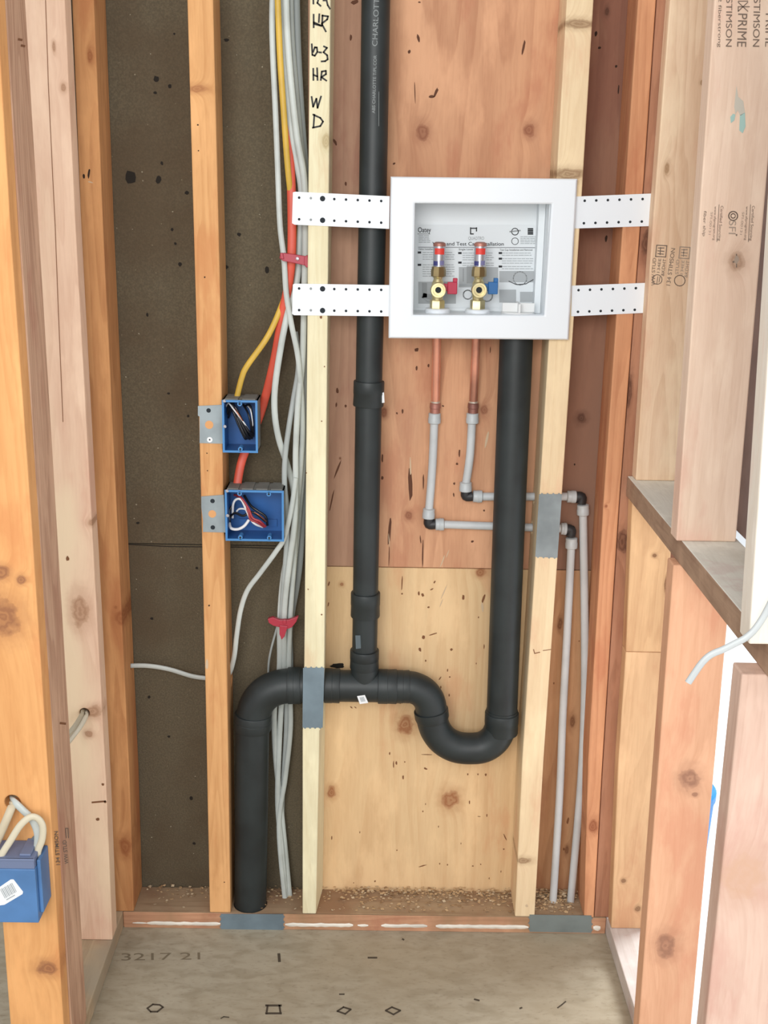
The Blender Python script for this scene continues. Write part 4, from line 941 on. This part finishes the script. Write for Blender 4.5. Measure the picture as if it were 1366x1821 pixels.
cable('white_cable', 'white cable that crosses the others level with the blue boxes', [(508, -60, .035), (510, 40, .035), (517, 140, .035), (528, 240, .035), (541, 320, .035), (543, 420, .036), (541, 520, .036), (538, 640, .036), (530, 720, .03), (526, 800, .03), (526, 860, .03), (524, 930, .032), (515, 1000, .035), (508, 1060, .04), (505, 1110, .045), (505, 1190, .076), (500, 1260, .076), (496, 1340, .072), (494, 1430, .07), (502, 1520, .064), (509, 1604, .06)], .0055, .003, whitej, G)
cable('white_cable', 'white cable nearest the cream stud, thin and straight', [(516, -60, .055), (519, 60, .055), (526, 150, .055), (535, 250, .055), (545, 340, .055), (547, 420, .055), (544, 500, .056), (543, 640, .056), (541, 780, .056), (537, 860, .056), (528, 960, .056), (518, 1060, .056), (511, 1110, .056), (510, 1190, .079), (509, 1300, .079), (502, 1450, .079), (512, 1604, .072)], .0048, .003, greyj, G)
cable('grey_cable', 'flat grey cable at the right of the bundle top, close to the handwriting', [(526, -60, .06), (528, 40, .06), (531, 120, .06), (537, 220, .062), (544, 310, .066), (549, 380, .07), (548, 500, .07), (545, 640, .07), (541, 800, .07), (538, 900, .07), (534, 990, .07), (528, 1040, .07), (520, 1085, .068), (515, 1125, .07), (516, 1190, .081), (512, 1290, .082)], .0062, .003, plain('grey_cable_jacket', (136, 142, 142), .5), G)
cable('white_cable', 'white cable crossing from upper right to left above the wide blue box', [(525, 590, .05), (531, 650, .048), (522, 710, .042), (513, 765, .036), (507, 815, .034), (506, 860, .034), (510, 905, .034), (510, 960, .036), (507, 1010, .04), (503, 1060, .044), (500, 1110, .048)], .005, .003, greyj, G)
cable('white_cable', 'single white cable leaving the bundle leftwards below the boxes and crossing the dark bay', [(526, 850, .024), (519, 900, .022), (506, 955, .022), (490, 982, .024), (462, 1020, .03), (440, 1050, .034), (428, 1085, .036), (421, 1130, .038), (416, 1170, .045), (406, 1200, .06), (385, 1208, .07), (366, 1206, .07), (340, 1202, .068), (300, 1190, .066), (262, 1184, .066), (226, 1184, .066)], .0048, .003, whitej)
cable('thin_grey_cable', 'thin grey cable dipping behind the elbow below the lower red clip', [(495, 1108, .055), (490, 1125, .055), (482, 1155, .06), (478, 1178, .07), (477, 1200, .079)], .0022, .0022, greyj)
xs = W(250, 1184, .066).x; zc = W(240, 1184, .066).z
bore(J, (W(200, 1184, .066).x, .066, zc), (W(260, 1184, .066).x, .066, zc), .009)
za_ = W(380, 1208, .07).z; bore(A, (W(350, 1207, .07).x, .068, za_), (W(425, 1207, .07).x, .068, za_), .012)
# cables on the left studs
hh = W(150, 1268, -.095); bore(Hs, (hh.x, -.12, hh.z), (hh.x, -.04, hh.z), .0095)
HG = 'cables from the hole in the pale stud'
cable('white_cable', 'upper left one of two short cables hanging out of the pale stud hole', [(148, 1258, -.06), (147, 1267, -.1), (139, 1282, -.125), (130, 1295, -.14), (118, 1310, -.15)], .0042, .0032, plain('dim_jacket', (176, 166, 144), .5), HG)
cable('white_cable', 'lower right one of two short cables hanging out of the pale stud hole', [(153, 1260, -.06), (154, 1270, -.1), (146, 1287, -.125), (134, 1304, -.14), (120, 1322, -.15)], .0045, .003, plain('dim_jacket_light', (204, 196, 176), .5), HG)
kh = W(22, 1427, YK); bore(K, (kh.x, YK-.03, kh.z), (kh.x, YK+.0385, kh.z), .0125)
cable('white_cable', 'left cable from the hole above the side-on blue box, running off the picture', [(24, 1426, YK+.02), (22, 1432, YK-.008), (14, 1452, YK-.02), (2, 1480, YK-.025), (-12, 1512, YK-.03), (-20, 1540, YK-.035)], .0065, .004, plain('beige_jacket', (196, 182, 156), .5))
cable('white_cable', 'bright cable arching from the hole down into the right of the side-on box', [(22, 1418, YK+.02), (26, 1426, YK-.006), (40, 1440, YK-.012), (56, 1456, YK-.014), (66, 1478, YK-.016), (67, 1500, YK-.02), (63, 1524, YK-.028), (62, 1534, YK-.03)], .006, .004, whitej)
cable('white_cable', 'loose cable looping over the side-on box from the picture edge', [(-14, 1560, YK-.05), (2, 1522, YK-.045), (18, 1496, YK-.04), (36, 1468, YK-.035), (54, 1453, YK-.03), (68, 1456, YK-.028), (76, 1470, YK-.027), (75, 1492, YK-.027), (68, 1512, YK-.028), (64, 1532, YK-.03)], .0055, .004, plain('cream_jacket', (206, 196, 172), .5))
# cable at the right
cable('white_cable', 'stiff white cable end poking out past the sill plate at the right edge', [(1400, 1010, YG-.035), (1366, 1082, YG-.03), (1346, 1115, YG-.03), (1328, 1133, YG-.03), (1306, 1145, YG-.03), (1286, 1155, YG-.03), (1265, 1164, YG-.03), (1250, 1177, YG-.03), (1236, 1196, YG-.03), (1224, 1214, YG-.03)], .0042, .003, plain('bright_jacket', (186, 190, 190), .4))

# red cable clips
def clip(label, poly, extra, Y):
    root = None; bm = bmesh.new(); plate_px(bm, poly, Y, .009)
    for e in extra: plate_px(bm, e, Y-.003, .010)
    return tag(obj('cable_clip', bm, [redclip], bevel=.001, origin=W(*poly[0], Y)), label, 'cable clip', 'red cable clips')
cl = clip('upper red plastic clip, flat band across the cables between the white arms', [(499, 451), (505, 450), (520, 452), (545, 456), (553, 461), (554, 470), (549, 474), (533, 470), (503, 464), (497, 459)], [[(545, 454), (547, 454), (549, 475), (545, 476), (541, 470), (541, 458)], [(498, 450), (503, 450), (505, 461), (499, 460)]], .012)
mb = bmesh.new(); c0 = W(529, 460, .011); lathe(mb, c0, (0, -1, 0), [(0, .003), (.002, .0028), (.0025, .001)], 10); obj('nail', mb, [silver], parent=cl)
clip('lower red plastic clip with a pointed tongue, above the black elbow', [(476, 1101), (485, 1098), (497, 1103), (512, 1103), (524, 1099), (531, 1096), (527, 1106), (519, 1116), (511, 1119), (486, 1113), (478, 1108)],
     [[(497, 1112), (512, 1114), (506, 1132), (501, 1138), (497, 1128)], [(503, 1103), (509, 1103), (509, 1110), (503, 1110)]], .030)

# ------------------------------------------------------------------ debris on the bottom plate, things outside
bm = bmesh.new()
for i in range(1500):
    x = random.choice((random.uniform(-.48, .47), random.uniform(-.06, .31), random.uniform(.33, .43))); y = random.uniform(.012, .086) if random.random() < .3 else random.triangular(.045, .087, .085)
    z = .0382+random.random()*.004*(1+(y > .06)*1.6); s = random.uniform(.0012, .0045); a = random.uniform(0, 6.28); tl = random.uniform(-.5, .5)
    q = [Vector((s*math.cos(a+k), s*math.sin(a+k)*.7, s*tl*math.cos(k*1.5))) for k in (0, 1.3, 2.9, 4.4)]
    vs = [bm.verts.new(Vector((x, y, z))+v) for v in q]; f = bm.faces.new(vs); f.material_index = random.choice((0, 0, 1, 2))
    e = bmesh.ops.extrude_face_region(bm, geom=[f])
    for v in [g for g in e['geom'] if isinstance(g, bmesh.types.BMVert)]: v.co.z += .0006
so = obj('wood_shavings', bm, [plain('shaving_tan', (190, 160, 122), .9), plain('shaving_brown', (146, 116, 84), .9), plain('shaving_pale', (196, 176, 146), .9)], origin=(0, .05, .038))
tag(so, 'scattered wood shavings and dust along the top of the back bottom plate', 'shavings', kind='stuff')
# blue tub on the bright deck, just visible through the gap beside the salmon stud
TY = .1
while W(1263, 1525, TY).z > .004: TY += .005
q = W(1273, 1395, TY); zt_ = q.z; xt = q.x; rb = .085
tub = empty('bucket', (xt-rb, TY, 0), 'blue bucket outside, seen as a thin sliver in the bright gap', 'bucket')
part('bucket_body', lambda b: lathe(b, (xt-rb, TY, 0.001), (0, 0, 1), [(0, .072), (.003, .075), (zt_-.03, .0815), (zt_-.028, .080)], 40), plain('sky_blue_plastic', (30, 120, 190), .5), tub)
part('bucket_lid', lambda b: lathe(b, (xt-rb, TY, zt_-.028), (0, 0, 1), [(0, .083), (.003, rb), (.020, rb), (.026, .080), (.026, .01)], 40), plain('sky_blue_lid', (36, 128, 196), .5), tub)
flush_etch()
